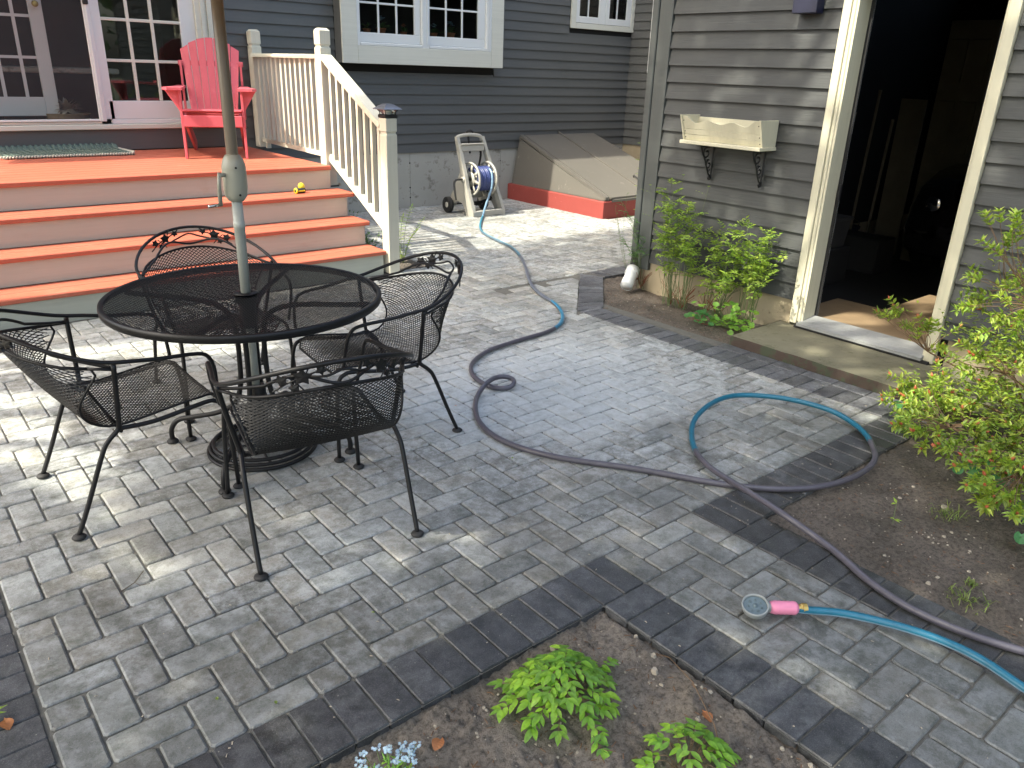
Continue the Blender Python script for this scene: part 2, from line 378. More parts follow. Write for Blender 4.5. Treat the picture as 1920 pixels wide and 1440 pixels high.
def soil_patch(name, poly_test, x0, x1, y0, y1, z, amp, step, mat, label, crumbs=0):
    """lumpy soil as a height field, trimmed to poly_test"""
    mb = MB(); idx = {}
    nx = int((x1-x0)/step)+1; ny = int((y1-y0)/step)+1
    def h(x, y):
        a = noise.fractal(Vector((x*5, y*5, z)), .8, 2.1, 5)*amp + noise.noise(Vector((x*45, y*45, 2)))*amp*.85
        return z + a + (.012*max(0, min(1, (x+.6)/.5)) if x < 0 else 0)
    ok = lambda i, j: poly_test(x0+(i+.5)*step, y0+(j+.5)*step)
    for i in range(nx):
        for j in range(ny):
            if not ok(i, j): continue
            q = []
            for a, b in ((i, j), (i+1, j), (i+1, j+1), (i, j+1)):
                if (a, b) not in idx:
                    x, y = x0+a*step, y0+b*step
                    idx[(a, b)] = len(mb.v); mb.v.append((x, y, h(x, y)))
                q.append(idx[(a, b)])
            mb.f.append(tuple(q)); mb.c.append(None); mb.m.append(0)
    o = mb.build(name, mat, smooth=True); tag(o, kind='structure', label=label)
    return h
bed0 = lambda x, y: x < .02 and y < .02 and x > -1.5
h0 = soil_patch('soil_bed', bed0, -1.5, .03, -3.2, .03, -.030, .017, .0125, M['soil'], 'corner soil bed in the foreground')
bed2 = lambda x, y: x > .89 and (y < .02 or x > 2.6) and x < 3.3
h2 = soil_patch('soil_bed', bed2, .9, 3.3, -2.6, .06, -.018, .013, .018, M['soil_dark'], 'soil bed under the azalea')
h1 = soil_patch('soil_bed', lambda x, y: x > 2.47 and (y - x < -.05) and y < 3.11 and y > 1.30, 2.46, 3.9, 1.30, 3.14, -.017, .014, .02, M['soil_dark'], 'soil bed along the garage wall')
h3 = soil_patch('soil_bed', lambda x, y: True, 1.70, 2.10, 4.20, 5.3, .006, .008, .02, M['soil_dark'], 'small soil pocket beside the step post')
h4 = soil_patch('soil_bed', lambda x, y: True, -4.5, -17*U-.01, -2, 4.0, -.03, .015, .05, M['soil'], 'soil beyond the left patio edge')

sand = MB()
for (a, b, c, d) in ((-17*U, 0, 2.6, 6.9), (0, -3.6, 9*U, 0), (2.6, 3.1, 9, 6.9)):
    sand.quadmesh([(a, b, -.0075), (c, b, -.0075), (c, d, -.0075), (a, d, -.0075)], [(0, 1, 2, 3)])
patio = sand.build('patio', M['sand']); tag(patio, kind='structure', label='herringbone paver patio with dark soldier border')

def clip(poly, a, b, c):     # keep a*x+b*y+c >= 0
    out = []
    for i in range(len(poly)):
        p, q = poly[i], poly[(i+1) % len(poly)]
        dp = a*p[0]+b*p[1]+c; dq = a*q[0]+b*q[1]+c
        if dp >= 0: out.append(p)
        if (dp >= 0) != (dq >= 0):
            t = dp/(dp-dq); out.append((p[0]+(q[0]-p[0])*t, p[1]+(q[1]-p[1])*t))
    return out
def area(p): return abs(sum(p[i][0]*p[(i+1) % len(p)][1]-p[(i+1) % len(p)][0]*p[i][1] for i in range(len(p))))/2
def shrink(poly, g):
    n = len(poly); cx = sum(p[0] for p in poly)/n; cy = sum(p[1] for p in poly)/n
    s = sum(poly[i][0]*poly[(i+1) % n][1]-poly[(i+1) % n][0]*poly[i][1] for i in range(n))
    if s < 0: poly = poly[::-1]
    out = poly
    for i in range(n):
        p, q = poly[i], poly[(i+1) % n]; dx, dy = q[0]-p[0], q[1]-p[1]; L = sqrt(dx*dx+dy*dy)
        if L < 1e-6: continue
        a, b = -dy/L, dx/L; out = clip(out, a, b, -(a*p[0]+b*p[1])-g)
        if len(out) < 3: return []
    return out
def cutc(poly, r):
    out = []; n = len(poly)
    for i in range(n):
        p = poly[i]; a = poly[i-1]; b = poly[(i+1) % n]
        for q in (a, b):
            L = sqrt((q[0]-p[0])**2+(q[1]-p[1])**2); t = min(r/L, .4) if L > 0 else 0
            out.append((p[0]+(q[0]-p[0])*t, p[1]+(q[1]-p[1])*t))
    return out
def paver_geo(mb, poly, col, dz=0, tilt=(0, 0), org=(0, 0), gap=.0032, ch=.0045, r=.006, deep=.055):
    p1 = shrink(poly, gap)
    if len(p1) < 3: return False
    p2 = shrink(p1, ch)
    if len(p2) < 3: return False
    # same vertex count for both rings: build the inner ring from the outer by moving to the centre
    cx = sum(p[0] for p in p1)/len(p1); cy = sum(p[1] for p in p1)/len(p1)
    o1 = cutc(p1, r); n = len(o1)
    def inn(p):
        dx, dy = cx-p[0], cy-p[1]
        return (p[0]+math.copysign(min(ch, abs(dx)), dx), p[1]+math.copysign(min(ch, abs(dy)), dy))
    o2 = [inn(p) for p in o1]
    Z = lambda x, y, z: z+dz+(x-cx)*tilt[0]+(y-cy)*tilt[1]
    vs = [(x-org[0], y-org[1], -deep) for x, y in o1]+[(x-org[0], y-org[1], Z(x, y, -.004)) for x, y in o1]+[(x-org[0], y-org[1], Z(x, y, 0)) for x, y in o2]
    fs = []
    for k in range(2):
        for i in range(n):
            j = (i+1) % n; fs.append((k*n+i, k*n+j, k*n+n+j, k*n+n+i))
    fs.append(tuple(range(2*n, 3*n))); mb.quadmesh(vs, fs, col=col); return True

PAV = []   # (poly in metres, kind)
def rect(x0, y0, x1, y1): return [(x0, y0), (x1, y0), (x1, y1), (x0, y1)]
def inside_field(x, y):
    if x < -15 or y > 68: return False
    if y < 0: return 2 < x < 7
    if y < 2: return 2 < x < 7 and True
    if x < 16.6 and y > 41.2: return False
    if 17.0 < x < 20.5 and 42 < y < 52: return False
    if x > 51.4 and y > 50.4: return False
    if x > 22.6:
        if y > 32.6: return x < 92
        return y-x > 2.1
    return True
def clip_field(poly, cx, cy):
    if cy < 2:
        poly = clip(poly, 1, 0, -2) if cx > 0 else poly
        return clip(poly, -1, 0, 7)
    if cy > 2: poly = clip(poly, 0, 1, -2) if not 2 < cx < 7 else poly
    if cx > 20 and cy < 36:
        if cy < 24.7: poly = clip(poly, -1, 0, 22.6)
        elif cy < 32.0 and cx < 31: poly = clip(poly, -1, 1, -2.1)
        else: poly = clip(poly, 0, 1, -32.6)
    return poly
for i in range(-16, 92):
    for j in range(-36, 69):
        t = (i-j) % 4
        if t == 3: cells = [(i, j), (i+1, j)]
        elif t == 2: cells = [(i, j), (i, j+1)]
        else: continue
        live = [c for c in cells if inside_field(c[0]+.5, c[1]+.5) or inside_field(c[0]+.15, c[1]+.85)]
        if not live: continue
        x0 = min(c[0] for c in live); y0 = min(c[1] for c in live); x1 = max(c[0] for c in live)+1; y1 = max(c[1] for c in live)+1
        pl = clip_field(rect(x0, y0, x1, y1), (x0+x1)/2, (y0+y1)/2)
        if len(pl) >= 3 and area(pl) > .12: PAV.append((pl, 'f'))
def soldier(x0, y0, x1, y1): PAV.append((rect(x0, y0, x1, y1), 'b'))
for i in range(-15, 2): soldier(i, 0, i+1, 2)
for j in range(-36, 0): soldier(0, j, 2, j+1); soldier(7, j, 9, j+1)
for j in range(-4, 42): soldier(-17, j-.15, -15.05, j+.85)
for i in range(7, 25): soldier(i, 0, i+1, 2)
for j in range(2, 24): soldier(22.6, j, 24.6, j+1)
soldier(22.6, 24, 24.6, 24.5)
for j in range(0, 7): soldier(24.62, j*2, 25.6, j*2+2)
for k in range(11):
    a, b = k/11, (k+1)/11
    I = lambda t: (22.6+7.9*t, 24.7+7.9*t); O = lambda t: (24.9+6.5*t, 24.25+6.4*t)
    PAV.append(([O(a), O(b), I(b), I(a)], 'b'))
for i in range(31, 40): soldier(i+.5, 30.6, i+1.5, 32.6)

def px_of(x, y, z=0):
    d = Vector((x, y, z))-CAMP; zc = d.dot(F_)
    if zc < .2: return None
    return (960+1457*d.dot(R_)/zc, 720+1457*d.dot(Dn)/zc, zc)
rng = random.Random(3)
def pcol(kind):
    if kind == 'b':
        k = rng.uniform(.75, 1.3); return (.076*k, .078*k, .090*k)
    k = rng.uniform(.70, 1.2) if rng.random() < .88 else rng.uniform(1.2, 1.45); h = rng.random()
    base = (.275, .277, .262)
    warm = (h-.5)*.09
    return (base[0]*k*(1+warm), base[1]*k, base[2]*k*(1-warm))
items = []
for pl, kd in PAV:
    pm = [(x*U, y*U) for x, y in pl]; cx = sum(p[0] for p in pm)/len(pm); cy = sum(p[1] for p in pm)/len(pm)
    q = px_of(cx, cy)
    vis = q and -60 < q[0] < 1980 and 0 < q[1] < 1500
    size = area(pm)*((CAMP.z)/(Vector((cx, cy, 0))-CAMP).length**3) if vis else 0
    items.append((size, pm, kd, cx, cy))
items.sort(key=lambda a: -a[0])
shared = {}
far = MB(); nb = 0
for size, pm, kd, cx, cy in items:
    col = pcol(kd); dz = rng.uniform(-.0018, .0012); tl = (rng.uniform(-.012, .012), rng.uniform(-.012, .012))
    if nb < 300 and size > 0:
        xs = [p[0] for p in pm]; ys = [p[1] for p in pm]; W, H = max(xs)-min(xs), max(ys)-min(ys)
        isr = len(pm) == 4 and abs(area(pm)-W*H) < 1e-6
        key = (round(W, 3), round(H, 3), kd, rng.randrange(3)) if isr else None
        me = shared.get(key) if key else None
        if me is None:
            mb = MB()
            if not paver_geo(mb, pm, None, 0, (0, 0), (cx, cy), gap=.0026 if kd == 'b' else .0030, ch=.0028 if kd == 'b' else .0045, r=.003 if kd == 'b' else .008): continue
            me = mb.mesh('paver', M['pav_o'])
            if key: shared[key] = me
        o = link('paver', me, patio, (cx, cy, dz), (tl[1], -tl[0], 0)); o.color = (*col, 1); nb += 1
    else:
        paver_geo(far, pm, col, dz, tl, gap=.0026 if kd == 'b' else .0030, ch=.0028 if kd == 'b' else .0045, r=.003 if kd == 'b' else .008)
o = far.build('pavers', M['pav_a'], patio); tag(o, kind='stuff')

# grit, pebbles, chips
def rocky(mb, x, y, z, s, rg, flat=.6, col=None):
    ring = 6; a0 = rg.random()*6; rr = [s*rg.uniform(.7, 1.15) for _ in range(ring)]
    vs = [(x+cos(a0+2*pi*k/ring)*rr[k]*.9, y+sin(a0+2*pi*k/ring)*rr[k], z-.2*s) for k in range(ring)]
    vs += [(x+cos(a0+2*pi*k/ring)*rr[k]*.6, y+sin(a0+2*pi*k/ring)*rr[k]*.6, z+s*flat*rg.uniform(.6, 1)) for k in range(ring)]
    mb.quadmesh(vs, [tuple(range(ring, 2*ring))]+[(k, (k+1) % ring, ring+(k+1) % ring, ring+k) for k in range(ring)], col=col)
rg = random.Random(11)
for nm, hh, (x0, x1, y0, y1), test, n1, n2, lb in (
    ('pebbles', h0, (-1.45, -.02, -1.5, -.03), bed0, 760, 800, 'pale pebbles scattered on the front soil bed'),
    ('pebbles', h2, (.95, 3.1, -1.6, -.03), bed2, 560, 800, 'small stones and chips on the right soil bed'),
    ('pebbles', h1, (2.55, 3.5, 1.4, 3.0), lambda x, y: x > 2.55 and y-x < -.11, 220, 500, 'shell grit and chips on the garage soil bed')):
    ps = MB(); cs = MB()
    for k in range(n1):
        x, y = rg.uniform(x0, x1), rg.uniform(y0, y1)
        if test(x, y): rocky(ps, x, y, hh(x, y), rg.choice((.0022, .003, .0035, .0045, .006, .009 if k % 4 == 0 else .0035)), rg)
    for k in range(n2):
        x, y = rg.uniform(x0, x1), rg.uniform(y0, y1)
        if not test(x, y): continue
        a = rg.random()*6.28; L = rg.uniform(.003, .012); z = hh(x, y)+.002
        d = Vector((cos(a), sin(a), rg.uniform(-.2, .3)))*L; s = Vector((-sin(a), cos(a), rg.uniform(-.3, .3)))*.0014
        p = Vector((x, y, z)); cs.quadmesh([p-d-s, p+d-s, p+d+s, p-d+s, p+Vector((0, 0, .002))], [(0, 1, 4), (1, 2, 4), (2, 3, 4), (3, 0, 4)])
    o = ps.build(nm, M['stone']); tag(o, lb, 'pebbles', kind='stuff')
    o = cs.build('bark_chips', M['chip']); tag(o, lb.replace('pale pebbles', 'brown bark chips').replace('small stones and chips', 'brown bark chips').replace('shell grit and chips', 'brown bark chips'), 'bark chips', kind='stuff')
for k, (x, y, s, lb) in enumerate([(-.045, -.25, .013, 'round grey stone in the front bed beside the thin twig'), (-.095, -.30, .014, 'tan stone below the grey one in the front bed'),
        (-.115, -.345, .011, 'longer tan stone nearest the thin twig'), (-.25, -.03, .013, 'white stone near the patio corner of the front bed'), (-.70, -.36, .012, 'pale upright stone below the leafy clump'),
        (-.02, -.16, .008, 'small pale stone at the right edge of the front bed'), (1.02, -.60, .010, 'yellowish stone alone on the bare right bed'), (1.62, -.40, .016, 'white stone by the grass tuft in the right bed')]):
    mb = MB(); rocky(mb, 0, 0, 0, s, rg, .9); o = mb.build('stone', M['stone'], loc=(x, y, (h0(x, y) if x < 0 else h2(x, y)))); tag(o, lb, 'stone', 'loose stones on the soil beds')
deb = MB()
for k in range(520):
    x, y = rg.uniform(-1.7, 2.5), rg.uniform(0, 4) if k % 3 else rg.uniform(-1.6, .4)
    if y < 0 and not (0 < x < .9): continue
    a = rg.random()*6.28; L = rg.uniform(.0015, .006); p = Vector((x, y, .002)); d = Vector((cos(a), sin(a), 0))*L; s = Vector((-sin(a), cos(a), 0))*rg.uniform(.001, .002)
    deb.quadmesh([p-d-s, p+d-s, p+d+s, p-d+s, p+Vector((0, 0, .0025))], [(0, 1, 4), (1, 2, 4), (2, 3, 4), (3, 0, 4)])
o = deb.build('litter', M['stone']); tag(o, 'tiny pale seeds and grit scattered over the pavers', 'litter', kind='stuff')
def dead_leaf(x, y, z, s, rz, lb, mat='deadleaf'):
    mb = MB(); n = 8
    for k in range(n):
        t = k/(n-1); w = s*.34*sin(pi*min(1, t*1.05+.05)); X = (t-.5)*s
        mb.v += [(X, -w, .25*w+s*.10*sin(3*t)), (X, 0, s*.06+s*.08*sin(5*t)), (X, w, .6*w+s*.05*cos(4*t))]
    for k in range(n-1):
        for a in (0, 1):
            i = k*3+a; mb.f.append((i, i+3, i+4, i+1)); mb.c.append((1, 1, 1)); mb.m.append(0)
    o = mb.build('fallen_leaf', M[mat], loc=(x, y, z), rot=(.1, -.1, rz)); tag(o, lb, 'fallen leaf', 'fallen leaves on soil and pavers')
dead_leaf(-.735, -.115, h0(-.735, -.115)+.004, .05, .5, 'curled orange brown leaf on the soil by the blue flowers')
dead_leaf(-.11, -.50, h0(-.11, -.5)+.004, .045, 1.2, 'pinkish curled leaf at the right side of the front bed')
dead_leaf(-1.60, .60, .003, .05, 1.6, 'shiny red brown leaf on the dark left border')
for x, y, rz, lb in ((.42, .98, .3, 'tiny yellow leaf scrap on pavers left of the hose bend'), (-1.14, .36, 1.3, 'tiny green leaf scrap in the lower left joints'), (-1.02, .25, 1.3, 'tiny green leaf scrap beside the left dark border'), (-.62, .42, 2.3, 'yellow green scrap on a paver below the chair leg'), (.55, 1.6, 2.3, 'orange scrap between the hose bends')):
    dead_leaf(x, y, .002, .014, rz, lb, 'bud' if 'orange' in lb else 'grass')
tw = MB(); tw.tube([(-.02, -.22, -.03), (-.03, -.30, .01), (-.075, -.42, .03), (-.14, -.545, .015), (-.16, -.575, .0)], [.0012, .0013, .0015, .0018, .002], 5)
o = tw.build('twig', M['stem']); tag(o, 'thin bare red twig arching over the front bed', 'twig')
tw = MB(); tw.tube([(-1.22, 1.0, .004), (-1.17, 1.02, .008), (-1.13, 1.06, .014)], .0018, 5); tw.tube([(-1.17, 1.02, .008), (-1.16, 1.0, .004), (-1.13, .99, .004)], .0012, 5)
o = tw.build('twig', M['bark']); tag(o, 'short dark forked twig on the left pavers', 'twig')
# ================================================================== HOUSE
WY = 6.9
house = empty('house', (0, WY, 0)); tag(house, 'grey clapboard house with cream trimmed windows and glass deck doors', 'house')
def at(o, x, y, z=0): o.location = (x, y-WY, z) if o.parent is house else (x, y, z); return o
def clap_row_x(x0, x1, zb, exposure, y, parent, mat, ylast=None):
    """board along X facing -Y; bottom lip stands proud"""
    mb = MB(); h = exposure+.014
    mb.hexa([(x0, y-.023, zb), (x1, y-.023, zb), (x1, y-.001, zb), (x0, y-.001, zb), (x0, y-.005, zb+h), (x1, y-.005, zb+h), (x1, y+.002, zb+h), (x0, y+.002, zb+h)])
    o = mb.build('clapboard', M[mat], parent); o.location = -parent.location; return o
E1 = .1104
def holes_x(zb, zt, holes):
    segs = [(1.42, 7.405)]
    for a, b, z0, z1 in holes:
        if zb < z1-.004 and zt > z0+.004:
            ns = []
            for s0, s1 in segs:
                if b <= s0 or a >= s1: ns.append((s0, s1)); continue
                if a > s0: ns.append((s0, a))
                if b < s1: ns.append((b, s1))
            segs = ns
    return segs
HOL = [(2.726, 4.92, 1.63, 3.3), (6.18, 7.405, 2.157, 3.3)]
for k in range(22):
    zb = .649+E1*k
    for s0, s1 in holes_x(zb, zb+E1, HOL): clap_row_x(s0, s1, zb, E1, WY, house, 'siding')
up = MB(); up.box((-2.5, WY-.012, .649+E1*22+.003), (7.405, WY+.02, 5.0)); up.box((-2.5, WY-.012, .55), (-2.2, WY+.02, .649+E1*22))
o = up.build('upper_wall', M['siding'], house); o.location = -house.location
bw = MB(); bw.box((1.42, WY+.003, .62), (2.8, WY+.02, 3.2)); bw.box((2.8, WY+.003, .62), (7.405, WY+.02, 1.72)); bw.box((4.85, WY+.003, 1.72), (6.22, WY+.02, 3.2)); bw.box((6.22, WY+.003, 1.72), (7.405, WY+.02, 2.2))
o = bw.build('sheathing', M['dark'], house); o.location = -house.location
fd = MB(); fd.box((1.7, WY-.006, -.1), (3.655, WY+.2, .652)); fd.box((3.663, WY-.006, -.1), (5.06, WY+.2, .652)); fd.box((5.068, WY-.006, -.1), (7.42, WY+.2, .652)); fd.box((1.7, WY+.0, -.1), (7.42, WY+.19, .65))
o = fd.build('foundation', M['conc'], house); o.location = -house.location
# form-tie rust spots and a seam on the foundation
tie = MB()
for z in (.12, .24, .53): tie.lathe([(.001, 0), (.010, 0), (.007, .006), (.001, .008)], 8, (3.659, WY-.006, z), Matrix.Rotation(pi/2, 3, 'X'))
for z in (.10, .3, .5): tie.lathe([(.001, 0), (.007, 0), (.005, .005), (.001, .006)], 8, (5.064, WY-.006, z), Matrix.Rotation(pi/2, 3, 'X'))
o = tie.build('tie_spots', M['rubber'], house); o.location = -house.location
# roof with eave, for the shade line it throws
rf = MB(); rf.hexa([(-4, 6.47, 5.0), (12, 6.47, 5.0), (12, 12, 7.6), (-4, 12, 7.6), (-4, 6.47, 5.14), (12, 6.47, 5.14), (12, 12, 7.75), (-4, 12, 7.75)])
o = rf.build('roof', M['dark'], house); o.location = -house.location
wl = MB(); wl.box((-4, WY+.02, -.1), (-2.5, WY+3, 5)); wl.box((-2.5, 8.9, .5), (7.5, 9.0, 5)); wl.box((-2.5, WY+.03, .80), (7.5, 8.9, .90)); wl.box((-2.5, WY+.03, 2.85), (7.5, 8.9, 2.95)); wl.box((1.55, WY+.03, .9), (1.65, 8.9, 2.85)); wl.box((5.4, WY+.03, .9), (5.5, 8.9, 2.85)); wl.box((7.40, WY+.03, .9), (7.5, 8.9, 2.85))
o = wl.build('inner_walls', M['room'], house); o.location = -house.location

# return wall facing the patio, right of the small window
RX = 7.41
for k in range(22):
    zb = .649+E1*k; h = E1+.014; mb = MB()
    y0, y1 = 4.0, 6.883
    mb.hexa([(RX-.023, y0, zb), (RX-.001, y0, zb), (RX-.001, y1, zb), (RX-.023, y1, zb), (RX-.005, y0, zb+h), (RX+.002, y0, zb+h), (RX+.002, y1, zb+h), (RX-.005, y1, zb+h)])
    o = mb.build('clapboard', M['siding'], house); o.location = -house.location
rw = MB(); rw.box((RX+.002, 3.9, -.1), (RX+3, 6.9, 5.0)); rw.box((RX-.012, 3.9, .649+22*E1+.02), (RX+.002, 6.88, 5.0)); rw.box((7.402, 6.85, 3.2), (7.44, 6.9, 5.0))
o = rw.build('house_wall', M['siding'], house); o.location = -house.location
rf = MB(); rf.box((RX-.004, 4.0, -.1), (RX+.05, 6.893, .652)); o = rf.build('foundation', M['fconc'], house); o.location = -house.location
cb = MB(); cb.box((RX-.045, 6.375, .5), (RX-.018, 6.475, 1.63)); o = cb.build('corner_board', M['siding'], house); o.location = -house.location
wc = MB(); wc.cbox((RX-.055, 6.39, 1.632), (RX-.018, 6.50, 3.2)); wc.cbox((RX-.10, 6.33, 1.70), (RX-.056, 6.40, 3.2))
o = wc.build('window_casing', M['white'], house); o.location = -house.location

def sub(mb, name, mat, parent, smooth=False):
    o = mb.build(name, M[mat], parent, smooth); q = parent; off = Vector((0, 0, 0))
    while q: off += q.location; q = q.parent
    o.location = -off; return o
# bay window box
BY = 6.71
bay = MB(); bay.cbox((2.726, BY, 1.63), (2.912, BY+.022, 3.2)); bay.cbox((4.742, BY, 1.63), (4.92, BY+.022, 3.2)); bay.cbox((2.913, BY, 1.63), (4.741, BY+.022, 1.811))
bay = sub(bay, 'bay_window', 'creamx', house)
sd = MB(); sd.box((2.729, BY+.023, 1.633), (2.75, WY-.02, 3.2)); sd.box((4.897, BY+.023, 1.633), (4.917, WY-.02, 3.2)); sd.box((2.751, BY+.023, 1.633), (4.896, WY-.02, 1.66))
sub(sd, 'bay_side', 'siding', bay)
fr = MB()
for a, b in (((2.912, 1.811), (2.947, 3.2)), ((3.736, 1.811), (3.835, 3.2)), ((4.66, 1.811), (4.742, 3.2))):
    fr.cbox((a[0]+.001, BY+.004, a[1]+.001), (b[0]-.001, BY+.06, b[1]), .003)
for a, b in ((2.948, 3.735), (3.836, 4.659)): fr.cbox((a, BY+.002, 1.812), (b, BY+.06, 1.845), .006)
fr.box((3.745, BY-.004, 1.85), (3.76, BY+.003, 3.2)); fr.box((3.80, BY-.004, 1.85), (3.815, BY+.003, 3.2))
for x in (4.675, 4.70): fr.box((x, BY-.003, 1.83), (x+.012, BY+.003, 3.2))
sub(fr, 'window_frame', 'white', bay)
for sx0, sx1 in ((2.95, 3.734), (3.838, 4.658)):
    s = MB(); gx0, gx1 = sx0+(.0 if sx0 < 3 else .02), sx1-(.075 if sx0 < 3 else .105)
    gx0 = 2.965 if sx0 < 3 else 3.86; gx1 = 3.655 if sx0 < 3 else 4.55
    s.cbox((sx0, BY+.03, 1.847), (sx1, BY+.055, 1.945)); s.cbox((gx1, BY+.03, 1.946), (sx1, BY+.055, 3.2)); s.cbox((sx0, BY+.03, 1.946), (gx0, BY+.055, 3.2))
    sh = sub(s, 'sash', 'white', bay)
    g = MB()
    for k in (1, 2):
        x = gx0+(gx1-gx0)*k/3; g.cbox((x-.011, BY+.034, 1.946), (x+.011, BY+.052, 3.2), .003)
    for z in (2.238, 2.53, 2.82): g.cbox((gx0, BY+.036, z-.010), (gx1, BY+.050, z+.010), .003)
    sub(g, 'muntin_grid', 'white', bay)
    g = MB()
    for k in range(3):
        for z0, z1 in ((1.947, 2.227), (2.249, 2.519), (2.541, 2.81)):
            xa = gx0+(gx1-gx0)*k/3+.012; xb = gx0+(gx1-gx0)*(k+1)/3-.012
            p = MB(); p.box((xa, BY+.042, z0), (xb, BY+.045, z1)); sub(p, 'pane', 'glass', bay)
# small window
sw = MB(); sw.cbox((6.182, WY-.045, 2.157), (6.27, WY-.019, 3.2)); sw.cbox((7.335, WY-.045, 2.157), (7.40, WY-.019, 3.2)); sw.cbox((6.271, WY-.045, 2.157), (7.334, WY-.019, 2.225))
sw = sub(sw, 'small_window', 'creamx', house)
s = MB()
for a, b in ((6.275, 6.335), (6.70, 6.80), (6.83, 6.90), (7.245, 7.333)): s.cbox((a, WY-.035, 2.23), (b, WY-.005, 3.2), .003)
for a, b in ((6.336, 6.699), (6.901, 7.244)): s.cbox((a, WY-.035, 2.23), (b, WY-.005, 2.31), .003)
s.box((6.801, WY-.028, 2.23), (6.829, WY-.005, 3.2)); sub(s, 'sash', 'white', sw)
s = MB()
for x in (6.505, 7.06): s.box((x-.010, WY-.025, 2.31), (x+.010, WY-.012, 3.2))
for z in (2.58, 2.86): s.box((6.336, WY-.024, z-.01), (6.70, WY-.013, z+.01)); s.box((6.90, WY-.024, z-.01), (7.245, WY-.013, z+.01))
sub(s, 'muntin_grid', 'white', sw)
for a, b in ((6.337, 6.698), (6.902, 7.243)):
    p = MB(); p.box((a, WY-.019, 2.311), (b, WY-.016, 3.2)); sub(p, 'pane', 'glass', sw)
# deck doors
DY = 6.86
dr = MB(); dr.cbox((1.25, DY-.03, .99), (1.42, DY+.04, 3.2)); dr.box((1.30, DY-.045, .995), (1.335, DY-.031, 3.2)); dr.box((1.36, DY-.05, .995), (1.40, DY-.031, 3.2))
dr.cbox((-2.2, DY-.035, .985), (1.249, DY+.05, 1.03), .006); dr.cbox((-2.2, DY-.02, 1.032), (.295, DY-.005, 1.055), .004)
dr = sub(dr, 'sliding_door', 'creamx', house)
fx = MB(); fx.cbox((.385, DY, 1.075), (1.22, DY+.04, 1.235), .004); fx.cbox((.34, DY, 1.075), (.418, DY+.04, 3.2)); fx.cbox((1.11, DY, 1.236), (1.249, DY+.04, 3.2)); fx.cbox((.385, DY-.01, 1.032), (1.248, DY+.04, 1.073), .004)
sub(fx, 'fixed_panel', 'white', dr)
g = MB()
for x in (.648, .856): g.cbox((x-.014, DY+.008, 1.236), (x+.014, DY+.03, 3.2), .003)
for z in (1.583, 1.928, 2.27): g.cbox((.418, DY+.010, z-.013), (1.11, DY+.028, z+.013), .003)
sub(g, 'muntin_grid', 'creamx', dr)
for xa, xb in ((.42, .633), (.663, .841), (.871, 1.109)):
    for z0, z1 in ((1.24, 1.569), (1.597, 1.914), (1.942, 2.256), (2.284, 3.1)):
        p = MB(); p.box((xa, DY+.018, z0), (xb, DY+.021, z1)); sub(p, 'pane', 'glass', dr)
sc = MB(); sc.cbox((.276, DY-.035, 1.056), (.335, DY-.008, 3.2), .005); sc.cbox((.295, DY-.045, 1.06), (.31, DY-.036, 3.2), .003); sc.cbox((-1.2, DY-.033, 1.058), (.275, DY-.010, 1.078), .003)
sub(sc, 'screen_frame', 'white', dr)
hd = MB(); hd.cbox((.28, DY-.075, 2.03), (.32, DY-.036, 2.2), .006); sub(hd, 'door_handle', 'rubber', dr)
sp = MB(); sp.quadmesh([(-1.2, DY-.02, 1.078), (.276, DY-.02, 1.078), (.276, DY-.02, 3.2), (-1.2, DY-.02, 3.2)], [(0, 1, 2, 3)])
scm, nt, b_ = newmat('insect screen'); t_ = N(nt, 'ShaderNodeBsdfTransparent'); d_ = N(nt, 'ShaderNodeBsdfDiffuse'); d_.inputs[0].default_value = (.10, .10, .11, 1); x_ = N(nt, 'ShaderNodeMixShader'); x_.inputs[0].default_value = .28
nt.links.new(t_.outputs[0], x_.inputs[1]); nt.links.new(d_.outputs[0], x_.inputs[2]); nt.links.new(x_.outputs[0], nt.nodes['Material Output'].inputs[0]); M['screenm'] = scm
sub(sp, 'insect_screen', 'screenm', dr)
# swung inner leaf
il = MB(); IY = 7.3
il.cbox((-.06, IY, 1.08), (.05, IY+.04, 3.1)); il.cbox((-1.0, IY, 1.08), (-.061, IY+.04, 1.245))
for x in (-.19, -.365, -.55): il.box((x-.013, IY+.01, 1.246), (x+.013, IY+.03, 3.1))
for z in (1.585, 1.93, 2.27): il.box((-1.0, IY+.011, z-.012), (-.061, IY+.029, z+.012))
sub(il, 'inner_door_leaf', 'white', dr)
kb = MB(); kb.lathe([(.012, 0), (.012, .03), (.026, .04), (.028, .055), (.018, .07), (.001, .072)], 12, (-.01, IY-.0, 2.03), Matrix.Rotation(pi/2, 3, 'X')); sub(kb, 'door_knob', 'brass', dr)
skb = MB(); skb.cbox((-2.5, 6.872, .795), (1.418, 6.895, .984), .004); sub(skb, 'skirt_board', 'skirt', house)

